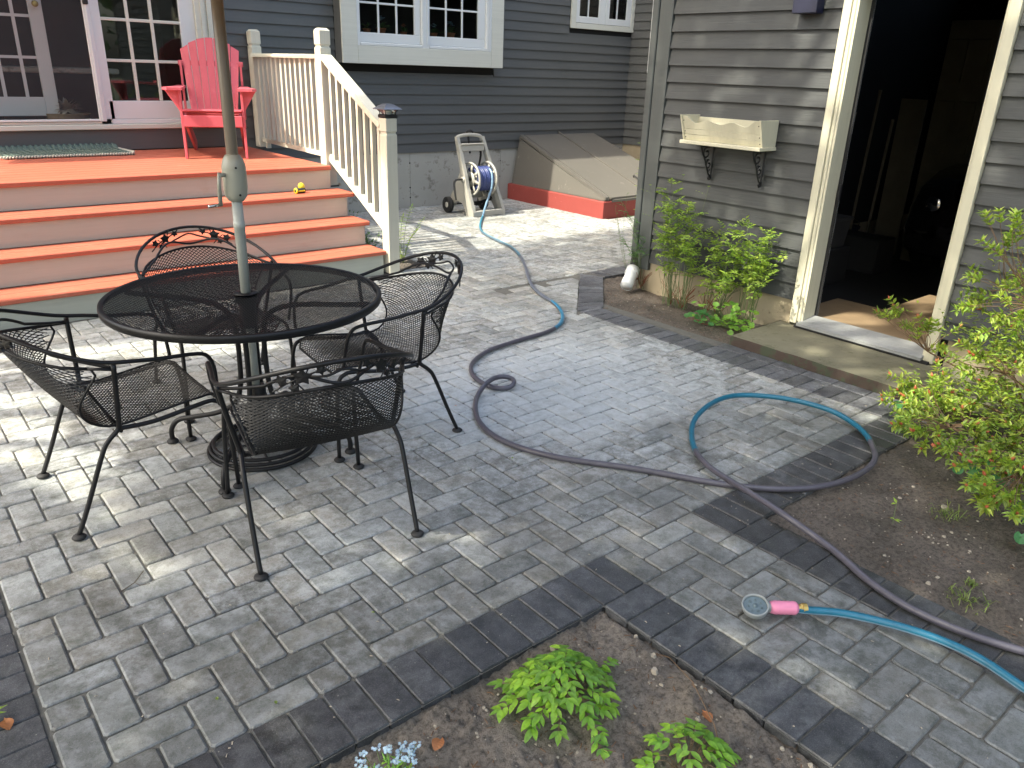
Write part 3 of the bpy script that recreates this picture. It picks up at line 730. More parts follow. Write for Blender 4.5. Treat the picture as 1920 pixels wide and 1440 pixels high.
# things seen through the glass
def pot(x, y, z, s, lb, leafm, flower=None, fc=None):
    t = empty('potted_plant', (x, y, z)); tag(t, lb, 'potted plant', 'potted plants on the window sill')
    p = MB(); p.lathe([(.5*s, 0), (.72*s, .75*s), (.8*s, .75*s), (.8*s, .9*s), (.7*s, .9*s), (.6*s, .8*s)], 16); p.build('pot', M['terracotta'], t)
    l = MB(); r = random.Random(int(x*100))
    for k in range(34):
        a = r.random()*6.28; e = r.uniform(.2, 1.1); l.leaf((0, 0, .8*s), (cos(a)*cos(e), sin(a)*cos(e), sin(e)), (0, 0, 1), s*r.uniform(.9, 1.7), s*.45, col=(1, 1, 1))
    l.build('leaves', M[leafm], t)
    if flower:
        f = MB()
        for k in range(12):
            a = r.random()*6.28; rr = r.random()*.5*s; q = Vector((rr*cos(a), rr*sin(a), s*r.uniform(1.9, 2.5)))
            for j in range(5): f.leaf(q, (cos(j*1.26), sin(j*1.26), .2), (0, 0, 1), s*.28, s*.22, simple=True)
        f.build('flowers', M[flower], t)
shelf = MB(); shelf.cbox((2.76, 6.775, 1.9), (4.88, 7.15, 1.93)); o = shelf.build('window_shelf', M['room']); o.location = (0, 0, 0); tag(o, 'dark inner sill shelf behind the bay window glass', 'shelf')
pot(3.10, 6.84, 1.932, .06, 'leafy green plant at the left end behind the bay window', 'leaf_dark')
pot(3.28, 6.84, 1.932, .075, 'broad leaved plant with pale flowers in the left window', 'leaf_dark', 'petal')
pot(3.58, 6.85, 1.932, .05, 'small plant with orange bloom at the right of the left sash', 'leaf_dark', 'bud')
pot(3.98, 6.84, 1.932, .06, 'pot with white flowers in the right window sash', 'leaf_dark', 'petal')
pot(4.22, 6.84, 1.932, .075, 'terracotta pot with spiky leaves in the right sash', 'leaf_dark', 'petal')
tb = empty('side_table', (.1, 7.9, .9)); tag(tb, 'dim cloth covered table inside the open deck door', 'table')
mb = MB(); mb.cbox((-.5, -.3, .55), (.6, .3, .6), .01); mb.build('table_top', M['conc'], tb)
for a in (-.45, .55):
    for b in (-.25, .25): l = MB(); l.box((a-.02, b-.02, 0), (a+.02, b+.02, .55)); l.build('leg', M['room'], tb)
bk = MB(); bk.lathe([(.14, 0), (.18, .14), (.20, .2), (.19, .2)], 20); o = bk.build('basket', M['planks'], loc=(.12, 7.35, .9)); tag(o, 'pale basket on the floor inside the open deck door', 'basket')
pz = MB(); r = random.Random(4)
for k in range(60):
    a = r.random()*6.28; e = r.uniform(0, 1.4); pz.leaf((0, 0, .2), (cos(a)*cos(e), sin(a)*cos(e), sin(e)*.6), (0, 0, 1), .16, .07, col=(1, 1, 1))
o = pz.build('dried_flowers', M['stone'], loc=(.12, 7.35, .9)); tag(o, 'bunch of pale dried flowers in the basket indoors', 'dried flowers')

# ================================================================== BULKHEAD
bh = empty('cellar_bulkhead', (5.2, 5.09, 0)); tag(bh, 'sloping brown grey metal cellar bulkhead on a red base', 'cellar bulkhead')
mb = MB(); mb.cbox((5.2, 5.09, -.02), (6.88, 6.89, .201), .008); sub(mb, 'base', 'bulkred', bh)
def prof(x0, x1, off=0):   # wedge
    ya, yb, za, zb = 5.13, 6.84, .225+off, .79+off
    return [(x0, ya, za), (x1, ya, za), (x1, yb, zb), (x0, yb, zb)]
mb = MB(); mb.hexa([(5.235, 5.13, .204), (5.25, 5.13, .204), (5.25, 6.84, .204), (5.235, 6.84, .204), (5.235, 5.13, .225), (5.25, 5.13, .225), (5.36, 6.84, .775), (5.345, 6.84, .775)])
mb.quadmesh([(5.235, 5.13, .204), (5.235, 6.84, .204), (5.345, 6.84, .775), (5.235, 5.13, .225)], [(0, 1, 2, 3)])
sub(mb, 'side_panel', 'bulk', bh)
mb = MB(); mb.hexa([(6.83, 5.13, .204), (6.845, 5.13, .204), (6.845, 6.84, .204), (6.83, 6.84, .204), (6.83, 5.13, .225), (6.845, 5.13, .225), (6.745, 6.84, .775), (6.73, 6.84, .775)])
sub(mb, 'side_panel', 'bulk', bh)
mb = MB(); mb.box((5.235, 5.115, .203), (6.845, 5.13, .215)); mb.box((5.34, 6.82, .7), (6.75, 6.842, .79)); sub(mb, 'frame', 'bulk', bh)
def slope(mb, xa0, xa1, xb0, xb1, z0, z1, y0=5.10, y1=6.84):
    """slab on the slope: xa at the low end, xb at the high end"""
    f = lambda y: .225+(y-5.13)*(.79-.225)/1.71
    mb.hexa([(xa0, y0, f(y0)+z0), (xa1, y0, f(y0)+z0), (xb1, y1, f(y1)+z0), (xb0, y1, f(y1)+z0), (xa0, y0, f(y0)+z1), (xa1, y0, f(y0)+z1), (xb1, y1, f(y1)+z1), (xb0, y1, f(y1)+z1)])
for a0, a1, b0, b1 in ((5.33, 5.98, 5.43, 6.07), (6.03, 6.75, 6.09, 6.72)):
    mb = MB(); slope(mb, a0, a1, b0, b1, .006, .028); d = sub(mb, 'door_panel', 'bulk', bh)
    mb = MB(); slope(mb, a0, a1, b0, b1, -.022, .005, 5.085, 5.10); sub(mb, 'door_lip', 'bulk', bh)
mb = MB(); slope(mb, 5.235, 5.30, 5.345, 5.40, 0, .035); sub(mb, 'edge_rail', 'bulk', bh)
mb = MB(); slope(mb, 5.985, 6.03, 6.072, 6.095, .01, .045, 5.1, 6.93); sub(mb, 'centre_rail', 'bulk', bh)
mb = MB(); mb.tube([(6.15, 5.38, .335), (6.15, 5.38, .36), (6.17, 5.52, .41), (6.17, 5.52, .38)], .009, 6); sub(mb, 'handle', 'iron', bh)

# ================================================================== DECK
dk = empty('deck', (0, 4.17, 0)); tag(dk, 'red stained deck with four wide steps and beige risers', 'deck')
XL, XR = -3.2, 1.655
def tread(y0, z, xr, d=.31):
    n = 2 if d < .5 else 1
    mb = MB(); w = d/n
    mb.cbox((XL, y0, z-.034), (xr, y0+w-.003, z), .006); sub(mb, 'tread', 'red', dk)
    for k in range(1, n): mb = MB(); mb.cbox((XL, y0+w*k+.003, z-.034), (xr, y0+w*(k+1), z), .004); sub(mb, 'tread', 'red', dk)
ZS = [.197, .394, .593]; YS = [4.165, 4.45, 4.73]; XE = [1.685, 1.70, 1.72]
for z, y, xe in zip(ZS, YS, XE): tread(y, z, xe)
for k, (z0, z1, y, xe) in enumerate(((-.02, .162, 4.195, 1.67), (.198, .359, 4.478, 1.665), (.395, .558, 4.758, 1.66), (.594, .755, 5.04, 1.655))):
    mb = MB(); mb.cbox((XL, y, z0), (xe, y+.02, z1), .003); sub(mb, 'riser', 'riser', dk)
for k, (y0, y1, zt) in enumerate(((4.216, 4.9, .160), (4.5, 5.1, .356), (4.78, 5.3, .556))):
    mb = MB(); mb.box((1.62, y0, -.02), (1.655, y1, zt)); sub(mb, 'stringer', 'riser', dk)
y = 5.012; k = 0
while y < 6.85:
    w = .134 if k else .14
    mb = MB(); y2 = min(y+w, 6.868); mb.cbox((XL, y, .756), (1.655, y2, .79), .004); sub(mb, 'deck_board', 'red', dk); y = y2+.005; k += 1
mb = MB(); mb.box((1.60, 5.3, .60), (1.648, 6.86, .754)); sub(mb, 'rim_joist', 'riser', dk)
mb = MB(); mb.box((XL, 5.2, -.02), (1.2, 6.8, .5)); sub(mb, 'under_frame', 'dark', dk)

rl = empty('deck_railing', (1.715, 5.17, 0)); tag(rl, 'beige wooden railing running along the deck edge and down the steps', 'railing')
def post(x0, y0, x1, y1, z0, z1, groove):
    p = MB(); p.cbox((x0, y0, z0), (x1, y1, groove-.008), .006)
    p.box((x0+.008, y0+.008, groove-.009), (x1-.008, y1-.008, groove+.009))
    p.cbox((x0, y0, groove+.008), (x1, y1, z1-.02 if z1 > 1.5 else z1), .006)
    if z1 > 1.5:
        c = .02; p.hexa([(x0, y0, z1-.0205), (x1, y0, z1-.0205), (x1, y1, z1-.0205), (x0, y1, z1-.0205), (x0+c, y0+c, z1), (x1-c, y0+c, z1), (x1-c, y1-c, z1), (x0+c, y1-c, z1)])
    sub(p, 'post', 'rail', rl)
post(1.665, 5.12, 1.765, 5.225, .60, 1.893, 1.752)
post(1.745, 6.755, 1.845, 6.86, .79, 1.908, 1.765)
post(1.70, 4.145, 1.80, 4.25, .0, 1.238, 1.125)
mb = MB(); mb.box((1.655, 5.11, .594), (1.775, 5.235, .606)); sub(mb, 'post_bracket', 'iron', rl)
mb = MB(); mb.lathe([(.001, 0), (.012, 0), (.012, .018), (.001, .024)], 8, (1.775, 5.10, .606)); sub(mb, 'bolt', 'stone', rl)
mb = MB(); mb.hexa([(1.675, 5.226, 1.655), (1.775, 5.226, 1.655), (1.795, 6.754, 1.655), (1.715, 6.754, 1.655), (1.665, 5.226, 1.688), (1.775, 5.226, 1.688), (1.835, 6.754, 1.688), (1.735, 6.754, 1.688)]); sub(mb, 'top_rail', 'rail', rl)
mb = MB(); mb.hexa([(1.695, 5.226, .845), (1.735, 5.226, .845), (1.815, 6.754, .845), (1.775, 6.754, .845), (1.695, 5.226, .885), (1.735, 5.226, .885), (1.815, 6.754, .885), (1.775, 6.754, .885)]); sub(mb, 'bottom_rail', 'rail', rl)
n = 13
for k in range(n):
    t = (k+.6)/(n+.2); y = 5.226+t*1.528; x = 1.715+t*.075
    mb = MB(); mb.cbox((x-.017, y-.017, .885), (x+.017, y+.017, 1.654), .002); sub(mb, 'baluster', 'rail', rl)
mb = MB(); mb.box((1.77, 6.62, .79), (1.81, 6.66, .845)); sub(mb, 'rail_block', 'rail', rl)
a, b = (1.712, 5.119, 1.672), (1.748, 4.251, 1.176)
mb = MB(); mb.beam(a, b, .10, .036, (0, 0, 1)); sub(mb, 'handrail', 'rail', rl)
mb = MB(); mb.beam((1.712, 5.119, 1.632), (1.748, 4.251, 1.135), .036, .038, (0, 0, 1)); sub(mb, 'sub_rail', 'rail', rl)
mb = MB(); mb.beam((1.712, 5.119, .852), (1.748, 4.251, .352), .036, .06, (0, 0, 1)); sub(mb, 'bottom_rail', 'rail', rl)
for k in range(8):
    t = (k+.75)/8.4; y = 5.119-t*.868; x = 1.712+t*.036; zt = 1.62-t*.497; zb = .872-t*.5
    mb = MB(); mb.box((x-.017, y-.017, zb-.006), (x+.017, y+.017, zt), ); sub(mb, 'baluster', 'rail', rl)

lp = empty('post_lamp', (1.75, 4.197, 1.238)); tag(lp, 'dark solar lamp cap with glass sides on the stair post', 'lamp')
q4 = pi/4
mb = MB(); mb.lathe([(.073, 0), (.078, .004), (.078, .022), (.066, .026)], 4, phase=q4); mb.build('collar', M['iron'], lp)
mb = MB(); mb.lathe([(.058, .026), (.070, .060), (.001, .061)], 4, phase=q4, cap=False); mb.build('pane', M['glass'], lp)
mb = MB(); mb.lathe([(.03, .026), (.035, .055)], 8); mb.build('light_core', M['white'], lp)
mb = MB()
for k in range(4):
    a = q4+k*pi/2; mb.tube([(.062*cos(a), .062*sin(a), .026), (.066*cos(a), .066*sin(a), .045), (.085*cos(a), .085*sin(a), .064)], .0035, 5)
mb.build('bracket_arms', M['iron'], lp)
mb = MB(); mb.lathe([(.118, .062), (.120, .066), (.085, .082), (.083, .086), (.060, .094), (.058, .098), (.035, .104), (.001, .105)], 4, phase=q4); mb.build('cap', M['solar'], lp)
# ================================================================== GARAGE
GX = 3.2
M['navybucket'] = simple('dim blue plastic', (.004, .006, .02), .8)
gar = empty('garage', (GX, 1, 0)); tag(gar, 'grey clapboard garage with an open side door framed in cream', 'garage')
E2 = .1125
def clap_row_y(y0, y1, zb, name='clapboard'):
    mb = MB(); h = E2+.014; x = GX
    w0 = rg.uniform(-.0015, .0015); w1 = rg.uniform(-.0015, .0015)
    mb.hexa([(x-.030, y0, zb+w0), (x-.030, y1, zb+w1), (x-.003, y1, zb+w1), (x-.003, y0, zb+w0), (x-.006, y0, zb+h), (x-.006, y1, zb+h), (x+.0, y1, zb+h), (x+.0, y0, zb+h)][::1])
    # flip winding (front faces -X)
    mb.f = [tuple(reversed(f)) for f in mb.f]
    return sub(mb, name, 'gsiding', gar)
for k in range(21):
    zb = .223+E2*k
    clap_row_y(1.315, 2.612, zb)
    y1 = .338
    for ya, yb in ((-1.1, y1), (-3.2, -1.105)): clap_row_y(ya, yb, zb)
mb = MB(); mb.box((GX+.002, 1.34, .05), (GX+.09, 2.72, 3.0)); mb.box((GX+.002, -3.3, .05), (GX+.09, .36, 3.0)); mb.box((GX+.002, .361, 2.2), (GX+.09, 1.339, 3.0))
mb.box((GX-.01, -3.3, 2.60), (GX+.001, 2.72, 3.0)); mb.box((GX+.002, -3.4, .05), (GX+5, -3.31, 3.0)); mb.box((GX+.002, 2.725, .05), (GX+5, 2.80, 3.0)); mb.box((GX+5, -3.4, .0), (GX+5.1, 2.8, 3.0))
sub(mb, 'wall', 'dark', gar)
mb = MB(); mb.box((GX-.004, 1.33, -.12), (GX+.09, 2.73, .222)); mb.box((GX-.004, -3.3, -.12), (GX+.09, .30, .222)); mb.box((GX+.091, 2.70, -.1), (GX+5, 2.80, .2)); sub(mb, 'foundation', 'fconc', gar)
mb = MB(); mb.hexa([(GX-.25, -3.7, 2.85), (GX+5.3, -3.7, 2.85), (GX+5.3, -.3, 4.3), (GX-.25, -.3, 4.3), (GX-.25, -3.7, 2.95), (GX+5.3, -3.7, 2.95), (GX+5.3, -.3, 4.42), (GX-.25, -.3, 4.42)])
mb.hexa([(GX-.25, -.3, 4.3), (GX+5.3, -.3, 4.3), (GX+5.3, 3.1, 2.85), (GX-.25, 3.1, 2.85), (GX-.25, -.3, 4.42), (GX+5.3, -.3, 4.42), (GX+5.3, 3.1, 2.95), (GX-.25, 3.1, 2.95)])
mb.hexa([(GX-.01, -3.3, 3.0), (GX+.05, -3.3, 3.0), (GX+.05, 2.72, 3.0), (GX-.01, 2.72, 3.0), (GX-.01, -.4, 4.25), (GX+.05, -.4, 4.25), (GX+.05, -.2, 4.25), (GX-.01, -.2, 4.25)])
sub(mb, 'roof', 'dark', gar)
mb = MB(); mb.cbox((GX-.034, 2.615, .16), (GX-.004, 2.735, 3.0), .003); mb.cbox((GX-.0, 2.736, .16), (GX+.12, 2.762, 3.0), .003); sub(mb, 'corner_board', 'gcorner', gar)
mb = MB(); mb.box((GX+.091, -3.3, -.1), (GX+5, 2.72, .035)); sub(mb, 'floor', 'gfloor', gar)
mb = MB(); mb.box((GX+.12, .30, .037), (GX+.75, 1.40, .098)); mb.box((GX+.76, .1, .037), (GX+1.5, 1.05, .094)); sub(mb, 'floor_boards', 'planks', gar)
# door frame
df = MB(); df.cbox((GX-.048, 1.262, .075), (GX-.004, 1.313, 2.4), .004); df.cbox((GX-.036, 1.238, .085), (GX-.006, 1.261, 2.4), .006)
df.cbox((GX-.05, .342, .06), (GX-.004, .400, 2.4), .004); df.cbox((GX-.034, .4005, .06), (GX+.1, .415, 2.4), .003)
df.cbox((GX-.048, .342, 2.16), (GX-.004, 1.312, 2.25), .004)
df = sub(df, 'door_casing', 'cream', gar)
mb = MB(); mb.cbox((GX-.03, 1.222, .09), (GX+.115, 1.2375, 2.4), .003); sub(mb, 'jamb', 'cream', df)
mb = MB(); mb.box((GX+.118, 1.205, .10), (GX+.128, 1.24, 2.4)); mb.box((GX+.10, .40, 1.3), (GX+.106, .425, 2.4)); sub(mb, 'weather_strip', 'white', df)
mb = MB(); mb.box((GX+.108, 1.2, .10), (GX+.117, 1.222, 2.4)); mb.box((GX+.095, 1.196, .9), (GX+.117, 1.21, 1.0)); sub(mb, 'hinge_gap', 'rubber', df)
mb = MB(); mb.hexa([(GX-.085, .40, .074), (GX+.11, .40, .074), (GX+.11, 1.236, .074), (GX-.085, 1.236, .074), (GX-.085, .40, .092), (GX+.11, .40, .118), (GX+.11, 1.236, .118), (GX-.085, 1.236, .092)]); sub(mb, 'sill', 'sill', df)
mb = MB(); mb.box((GX-.07, .36, .045), (GX+.10, 1.26, .073)); sub(mb, 'sill_gap_shade', 'rubber', df)  # solid black strip drawn for the shade under the sill

# concrete step
stp = MB(); n = 26
def wob(k, s): return noise.noise(Vector((k*.7, s, 3)))*.012
top = []; bot = []
for k in range(n+1):
    y = 1.395-k*(1.95/n); top.append((2.617+wob(k, 1), y, .052)); bot.append((2.600+wob(k, 5)*1.3, y, -.06))
for k in range(n):
    stp.quadmesh([top[k], top[k+1], (GX-.0045, top[k+1][1], .056), (GX-.0045, top[k][1], .056)], [(0, 1, 2, 3)])
    stp.quadmesh([bot[k], bot[k+1], top[k+1], top[k]], [(0, 1, 2, 3)], mi=1)
stp.quadmesh([(2.6, 1.395, -.06), top[0], (GX-.0045, 1.40, .056), (GX-.0045, 1.40, -.06)], [(0, 1, 2, 3)], mi=1)
o = stp.build('door_step', [M['stoop'], M['stoopside']]); tag(o, 'worn mossy concrete step in front of the garage door', 'step')

# window box on scroll brackets
wb = empty('window_box', (3.18, 1.96, 1.175)); tag(wb, 'cream wooden window box with a wavy front on the garage wall', 'window box')
mb = MB(); mb.cbox((2.985, 1.628, 1.175), (3.176, 2.288, 1.199), .003); sub(mb, 'shelf', 'cream', wb)
def fx_(z): return 3.03-(z-1.2)*.06/.165
y0, y1 = 1.648, 2.274
for z0, z1 in ((1.201, 1.238), (1.2405, 1.275)):
    mb = MB(); mb.hexa([(fx_(z0), y0, z0), (fx_(z0)+.012, y0, z0), (fx_(z0)+.012, y1, z0), (fx_(z0), y1, z0), (fx_(z1), y0, z1), (fx_(z1)+.012, y0, z1), (fx_(z1)+.012, y1, z1), (fx_(z1), y1, z1)]); sub(mb, 'front_slat', 'cream', wb)
mb = MB(); K = 48; pr = []
for k in range(K+1):
    y = y0+(y1-y0)*k/K; s = 1-(k/K); e = min(1, max(0, (s-.06)/.07))*min(1, max(0, (.96-s)/.10))
    pr.append((y, 1.362-e*(.034+.010*cos((s-.18)*2*pi/.32))))
for k in range(K):
    (ya, za), (yb, zb) = pr[k], pr[k+1]; z0 = 1.2775
    mb.hexa([(fx_(z0), ya, z0), (fx_(z0)+.012, ya, z0), (fx_(z0)+.012, yb, z0), (fx_(z0), yb, z0), (fx_(za), ya, za), (fx_(za)+.012, ya, za), (fx_(zb)+.012, yb, zb), (fx_(zb), yb, zb)])
sub(mb, 'scalloped_slat', 'cream', wb)
for ya in (1.634, 2.275):
    mb = MB(); mb.hexa([(3.022, ya, 1.20), (3.17, ya, 1.20), (3.17, ya+.013, 1.20), (3.022, ya+.013, 1.20), (2.962, ya, 1.366), (3.17, ya, 1.366), (3.17, ya+.013, 1.366), (2.962, ya+.013, 1.366)]); sub(mb, 'end_board', 'cream', wb)
mb = MB(); mb.box((3.155, 1.648, 1.2), (3.168, 2.274, 1.352)); sub(mb, 'back_board', 'cream', wb)
mb = MB()
for y in (1.656, 2.266):
    for z in (1.218, 1.258, 1.33): mb.lathe([(.001, -.002), (.004, -.001), (.004, .002)], 6, (fx_(z)-.001, y, z), Matrix.Rotation(-pi/2, 3, 'Y'))
sub(mb, 'screws', 'rubber', wb)
for yc in (2.12, 1.70):
    mb = MB(); P = lambda pts: [(3.165-a, yc, 1.172-b) for a, b in pts]
    mb.tube(P([(0, 0), (.0, .23)]), .006, 6); mb.tube(P([(0, .006), (.15, .006)]), .006, 6)
    spiral = lambda cx, cy, r0, r1, a0, a1, n=18: [(cx+cos(a0+(a1-a0)*k/n)*(r0+(r1-r0)*k/n), cy+sin(a0+(a1-a0)*k/n)*(r0+(r1-r0)*k/n)) for k in range(n+1)]
    mb.tube(P(spiral(.075, .055, .045, .010, -2.2, 5.6)), .0055, 6)
    mb.tube(P(spiral(.040, .135, .034, .008, -1.6, 5.4)), .005, 6)
    mb.tube(P([(.145, .008), (.125, .05), (.085, .10), (.06, .15), (.03, .20), (.004, .228)]), .006, 6)
    mb.tube(P(spiral(.012, .225, .016, .012, 0, 6.28, 10)), .006, 6); mb.tube(P([(.02, .17), (.035, .185), (.03, .2)]), .005, 6)
    for a, b in ((.06, .10), (.09, .085), (.05, .16)): mb.lathe([(.001, -.006), (.010, 0), (.001, .006)], 8, (3.165-a, yc, 1.172-b))
    sub(mb, 'scroll_bracket', 'iron', wb)
lb_ = empty('wall_mailbox', (3.13, 1.53, 1.995)); tag(lb_, 'navy metal box fixed high on the garage wall left of the door', 'wall box')
mb = MB(); mb.cbox((-.035, -.08, .0), (.045, .085, .30), .004); mb.build('body', M['navy'], lb_)
mb = MB(); mb.cbox((-.04, -.085, .26), (-.036, .09, .33), .001); mb.build('lid', M['navy'], lb_)
# downspout behind the corner with its white elbow
ds = empty('downspout', (3.42, 2.86, 0)); tag(ds, 'grey downspout at the garage corner ending in a white plastic elbow', 'downspout')
mb = MB(); mb.cbox((3.155, 2.740, .27), (3.225, 2.80, 3.0), .01); sub(mb, 'pipe', 'gcorner', ds)
mb = MB(); mb.tube([(3.19, 2.77, .285), (3.185, 2.768, .23), (3.155, 2.75, .18), (3.12, 2.725, .15)], .035, 10); sub(mb, 'black_adapter', 'rubber', ds)
mb = MB()
a = Vector((3.125, 2.728, .152)); b = Vector((2.985, 2.665, .045)); dd = (b-a).normalized()
mb.tube([a, a+dd*.06], .056, 18); mb.tube([a+dd*.06, a+dd*.065, b-dd*.05], [.055, .048, .048], 18, caps=False); mb.tube([b-dd*.06, b], .051, 18, caps=False); mb.tube([b, b-dd*.02], .046, 18, caps=True)
sub(mb, 'white_elbow', 'pvc', ds, True)

# garage contents, barely lit
def thing(name, lb, cat, loc, group=None, rz=0): t = empty(name, loc, rz); return tag(t, lb, cat, group)
t = thing('panelled_door', 'old cream panelled door leaning inside the dark garage', 'old door', (6.05, 1.80, .035))
mb = MB(); mb.cbox((0, -.28, .0), (.035, .12, 2.1), .003); mb.build('leaf', M['oldwood'], t)
for z0, z1 in ((.15, .85), (1.0, 1.45), (1.6, 1.95)):
    for y_ in (-.24, -.06): mb = MB(); mb.cbox((-.012, y_, z0), (-.0005, y_+.15, z1), .008); mb.build('panel', M['oldwood'], t)
t = thing('plywood_sheet', 'tall plywood offcut standing behind the leaning door', 'plywood', (6.2, 2.05, .035)); mb = MB(); mb.cbox((0, 0, 0), (.02, .24, 1.45)); mb.build('board', M['oldwood'], t)
for k, (y_, h) in enumerate(((2.25, 1.3), (2.1, 1.5), (1.98, 1.25))):
    mb = MB(); mb.tube([(0, 0, 0), (.12, .02, h)], .014, 8); mb.tube([(.12, .02, h), (.12, .02, h+.02)], .017, 8); o = mb.build('tool_handle', M['oldwood'], loc=(5.6+k*.1, y_+.2, .035)); tag(o, ('leftmost', 'middle', 'rightmost')[k]+' wooden tool handle leaning in the dark garage', 'tool handle', 'tool handles in the garage')
t = thing('storage_bin', 'pale plastic bin on a low stand inside the garage door', 'bin', (4.5, 1.80, .035))
mb = MB(); mb.cbox((-.15, -.02, 0), (.25, .4, .30)); mb.build('stand', M['gfloor'], t)
mb = MB(); mb.hexa([(-.1, .02, .301), (.2, .02, .301), (.2, .3, .301), (-.1, .3, .301), (-.13, -.0, .52), (.22, -.0, .52), (.22, .33, .52), (-.13, .33, .52)]); mb.build('body', M['dusty'], t)
mb = MB(); mb.cbox((-.14, -.01, .521), (.23, .34, .55)); mb.build('lid', M['dusty'], t)
t = thing('bucket', 'blue bucket on the garage floor', 'bucket', (5.9, 2.45, .035)); mb = MB(); mb.lathe([(.10, 0), (.13, .24), (.14, .24), (.14, .26), (.125, .26)], 18); mb.build('body', M['navybucket'], t)
mb = MB(); mb.tube([(0, .13, .24), (.08, .1, .3), (.12, 0, .33), (.08, -.1, .3), (0, -.13, .24)], .004, 5); mb.build('handle', M['chrome'], t)
# car nose
t = thing('parked_car', 'black car parked nose first in the dark garage', 'car', (6.0, .9, .035))
mb = MB(); prof_ = [(-.72, .28), (-.75, .45), (-.70, .62), (-.60, .78), (-.35, .90), (.5, 1.0), (1.2, 1.05), (1.7, 1.45), (2.1, 1.5), (2.1, .25), (-.6, .2)]
vs = []; 
for sgn, inset in ((-1, 0), (1, 0)):
    pass
secs = [(-.78, .10), (-.70, .02), (-.4, -.02), (0, -.03), (.4, -.02), (.70, .02), (.78, .10)]
for yy, ins in secs:
    for x_, z_ in prof_: vs.append((x_+(ins+.03)*1.4*(1 if x_ < 0 else 0), yy, z_*(1-ins*.5)))
n_ = len(prof_); fs = []
for s_ in range(len(secs)-1):
    for k in range(n_): j = (k+1) % n_; fs.append((s_*n_+k, s_*n_+j, (s_+1)*n_+j, (s_+1)*n_+k))
fs += [tuple(range(n_-1, -1, -1)), tuple((len(secs)-1)*n_+k for k in range(n_))]
mb.quadmesh(vs, fs); mb.build('body', M['car'], t, True)
for yy in (-.52, .52):
    mb = MB(); mb.lathe([(.001, -.03), (.04, -.025), (.06, 0), (.064, .012), (.058, .016)], 18, (-.70, yy, .66), Matrix.Rotation(-pi/2, 3, 'Y')); mb.build('headlight', M['chrome'], t, True)
for yy in (-.74, .74):
    mb = MB(); mb.lathe([(.16, -.09), (.31, -.10), (.33, -.05), (.33, .05), (.31, .10), (.16, .09)], 22, (.05, yy, .33-.035), Matrix.Rotation(pi/2, 3, 'X')); mb.build('wheel', M['rubber'], t)
mb = MB(); mb.cbox((-.79, -.30, .40), (-.75, .30, .52), .01); mb.build('grille', M['chrome'], t)
mb = MB(); mb.cbox((-.02, -.35, 0), (.3, .1, .30), .01); o = mb.build('cardboard_box', M['gfloor'], loc=(5.2, 2.1, .035)); tag(o, 'brown box low in the dark of the garage', 'box')

# ================================================================== WOVEN METAL MESH
def trans_grid(mb, P, uc, vc, nu, inside, th=.0011, w=.0016, seg=1, sx=1.0, sy=1.0):
    pass
def mesh_cloth(mb, F, W, H, du, dv, inside, wire=.0016, seg=8):
    """diamond mesh laid on the surface F(u, v); u in [-W, W], v in [0, H] (metres along the cloth)"""
    k = dv/du; step = du
    for sgn in (1, -1):
        c = -W-H/k; cmax = W+H/k
        while c < cmax:
            run = []
            n = max(2, int(H/(k*.03)))
            pts = []
            for i in range(n*2+1):
                v = H*i/(2*n); u = c+sgn*(v/k) if sgn > 0 else c-(v/k)+0
                pts.append((u, v))
            cur = []
            for u, v in pts+[(9e9, 0)]:
                if abs(u) <= W and u < 1e9 and inside(u, v): cur.append((u, v))
                else:
                    if len(cur) > 1: run.append(cur)
                    cur = []
            for r_ in run:
                if seg > 1 and len(r_) > 3: r_ = r_[::seg]+([r_[-1]] if (len(r_)-1) % seg else [])
                q = [Vector(F(u, v)) for u, v in r_]
                if len(q) > 1: mb.tube(q, wire, 3, caps=False)
            c += step

# ================================================================== PATIO TABLE
TC = Vector((-.437, 1.727, 0)); TZ = .72; TR = .553
tab = empty('patio_table', TC); tag(tab, 'round black wrought iron table with a see-through mesh top', 'table')
mb = MB(); s = .0135; a_ = radians(0)
for sg, ang in ((1, radians(27+12)), (-1, radians(-27+12))):
    d = Vector((cos(ang), sin(ang), 0)); nrm = Vector((-sin(ang), cos(ang), 0)); c = -TR
    while c < TR:
        hh = sqrt(max(0, (TR-.012)**2-c*c))
        if hh > .02:
            for sa, sb in (((-hh, hh),) if abs(c) > .035 else ((-hh, -sqrt(.035**2-c*c)), (sqrt(.035**2-c*c), hh))):
                mb.beam(d*sa+nrm*c+Vector((0, 0, TZ-.006)), d*sb+nrm*c+Vector((0, 0, TZ-.006)), .0029, .0014)
        c += .0108
mb.build('mesh_top', M['black'], tab)
mb = MB(); mb.lathe([(TR-.016, TZ-.004), (TR-.004, TZ), (TR+.003, TZ-.004), (TR+.005, TZ-.014), (TR+.003, TZ-.030), (TR-.001, TZ-.034), (TR-.004, TZ-.030), (TR-.003, TZ-.012), (TR-.016, TZ-.010)], 96, cap=False); mb.build('rim', M['black'], tab, True)
mb = MB(); mb.lathe([(.026, TZ-.05), (.026, TZ+.0), (.047, TZ+.0), (.050, TZ+.003), (.047, TZ+.006), (.026, TZ+.006)], 28, cap=False); mb.build('umbrella_collar', M['black'], tab, True)
mb = MB(); mb.lathe([(.034, .575), (.034, TZ-.05), (.046, TZ-.035), (.046, TZ-.01)], 24, cap=False); mb.build('pedestal_tube', M['black'], tab, True)
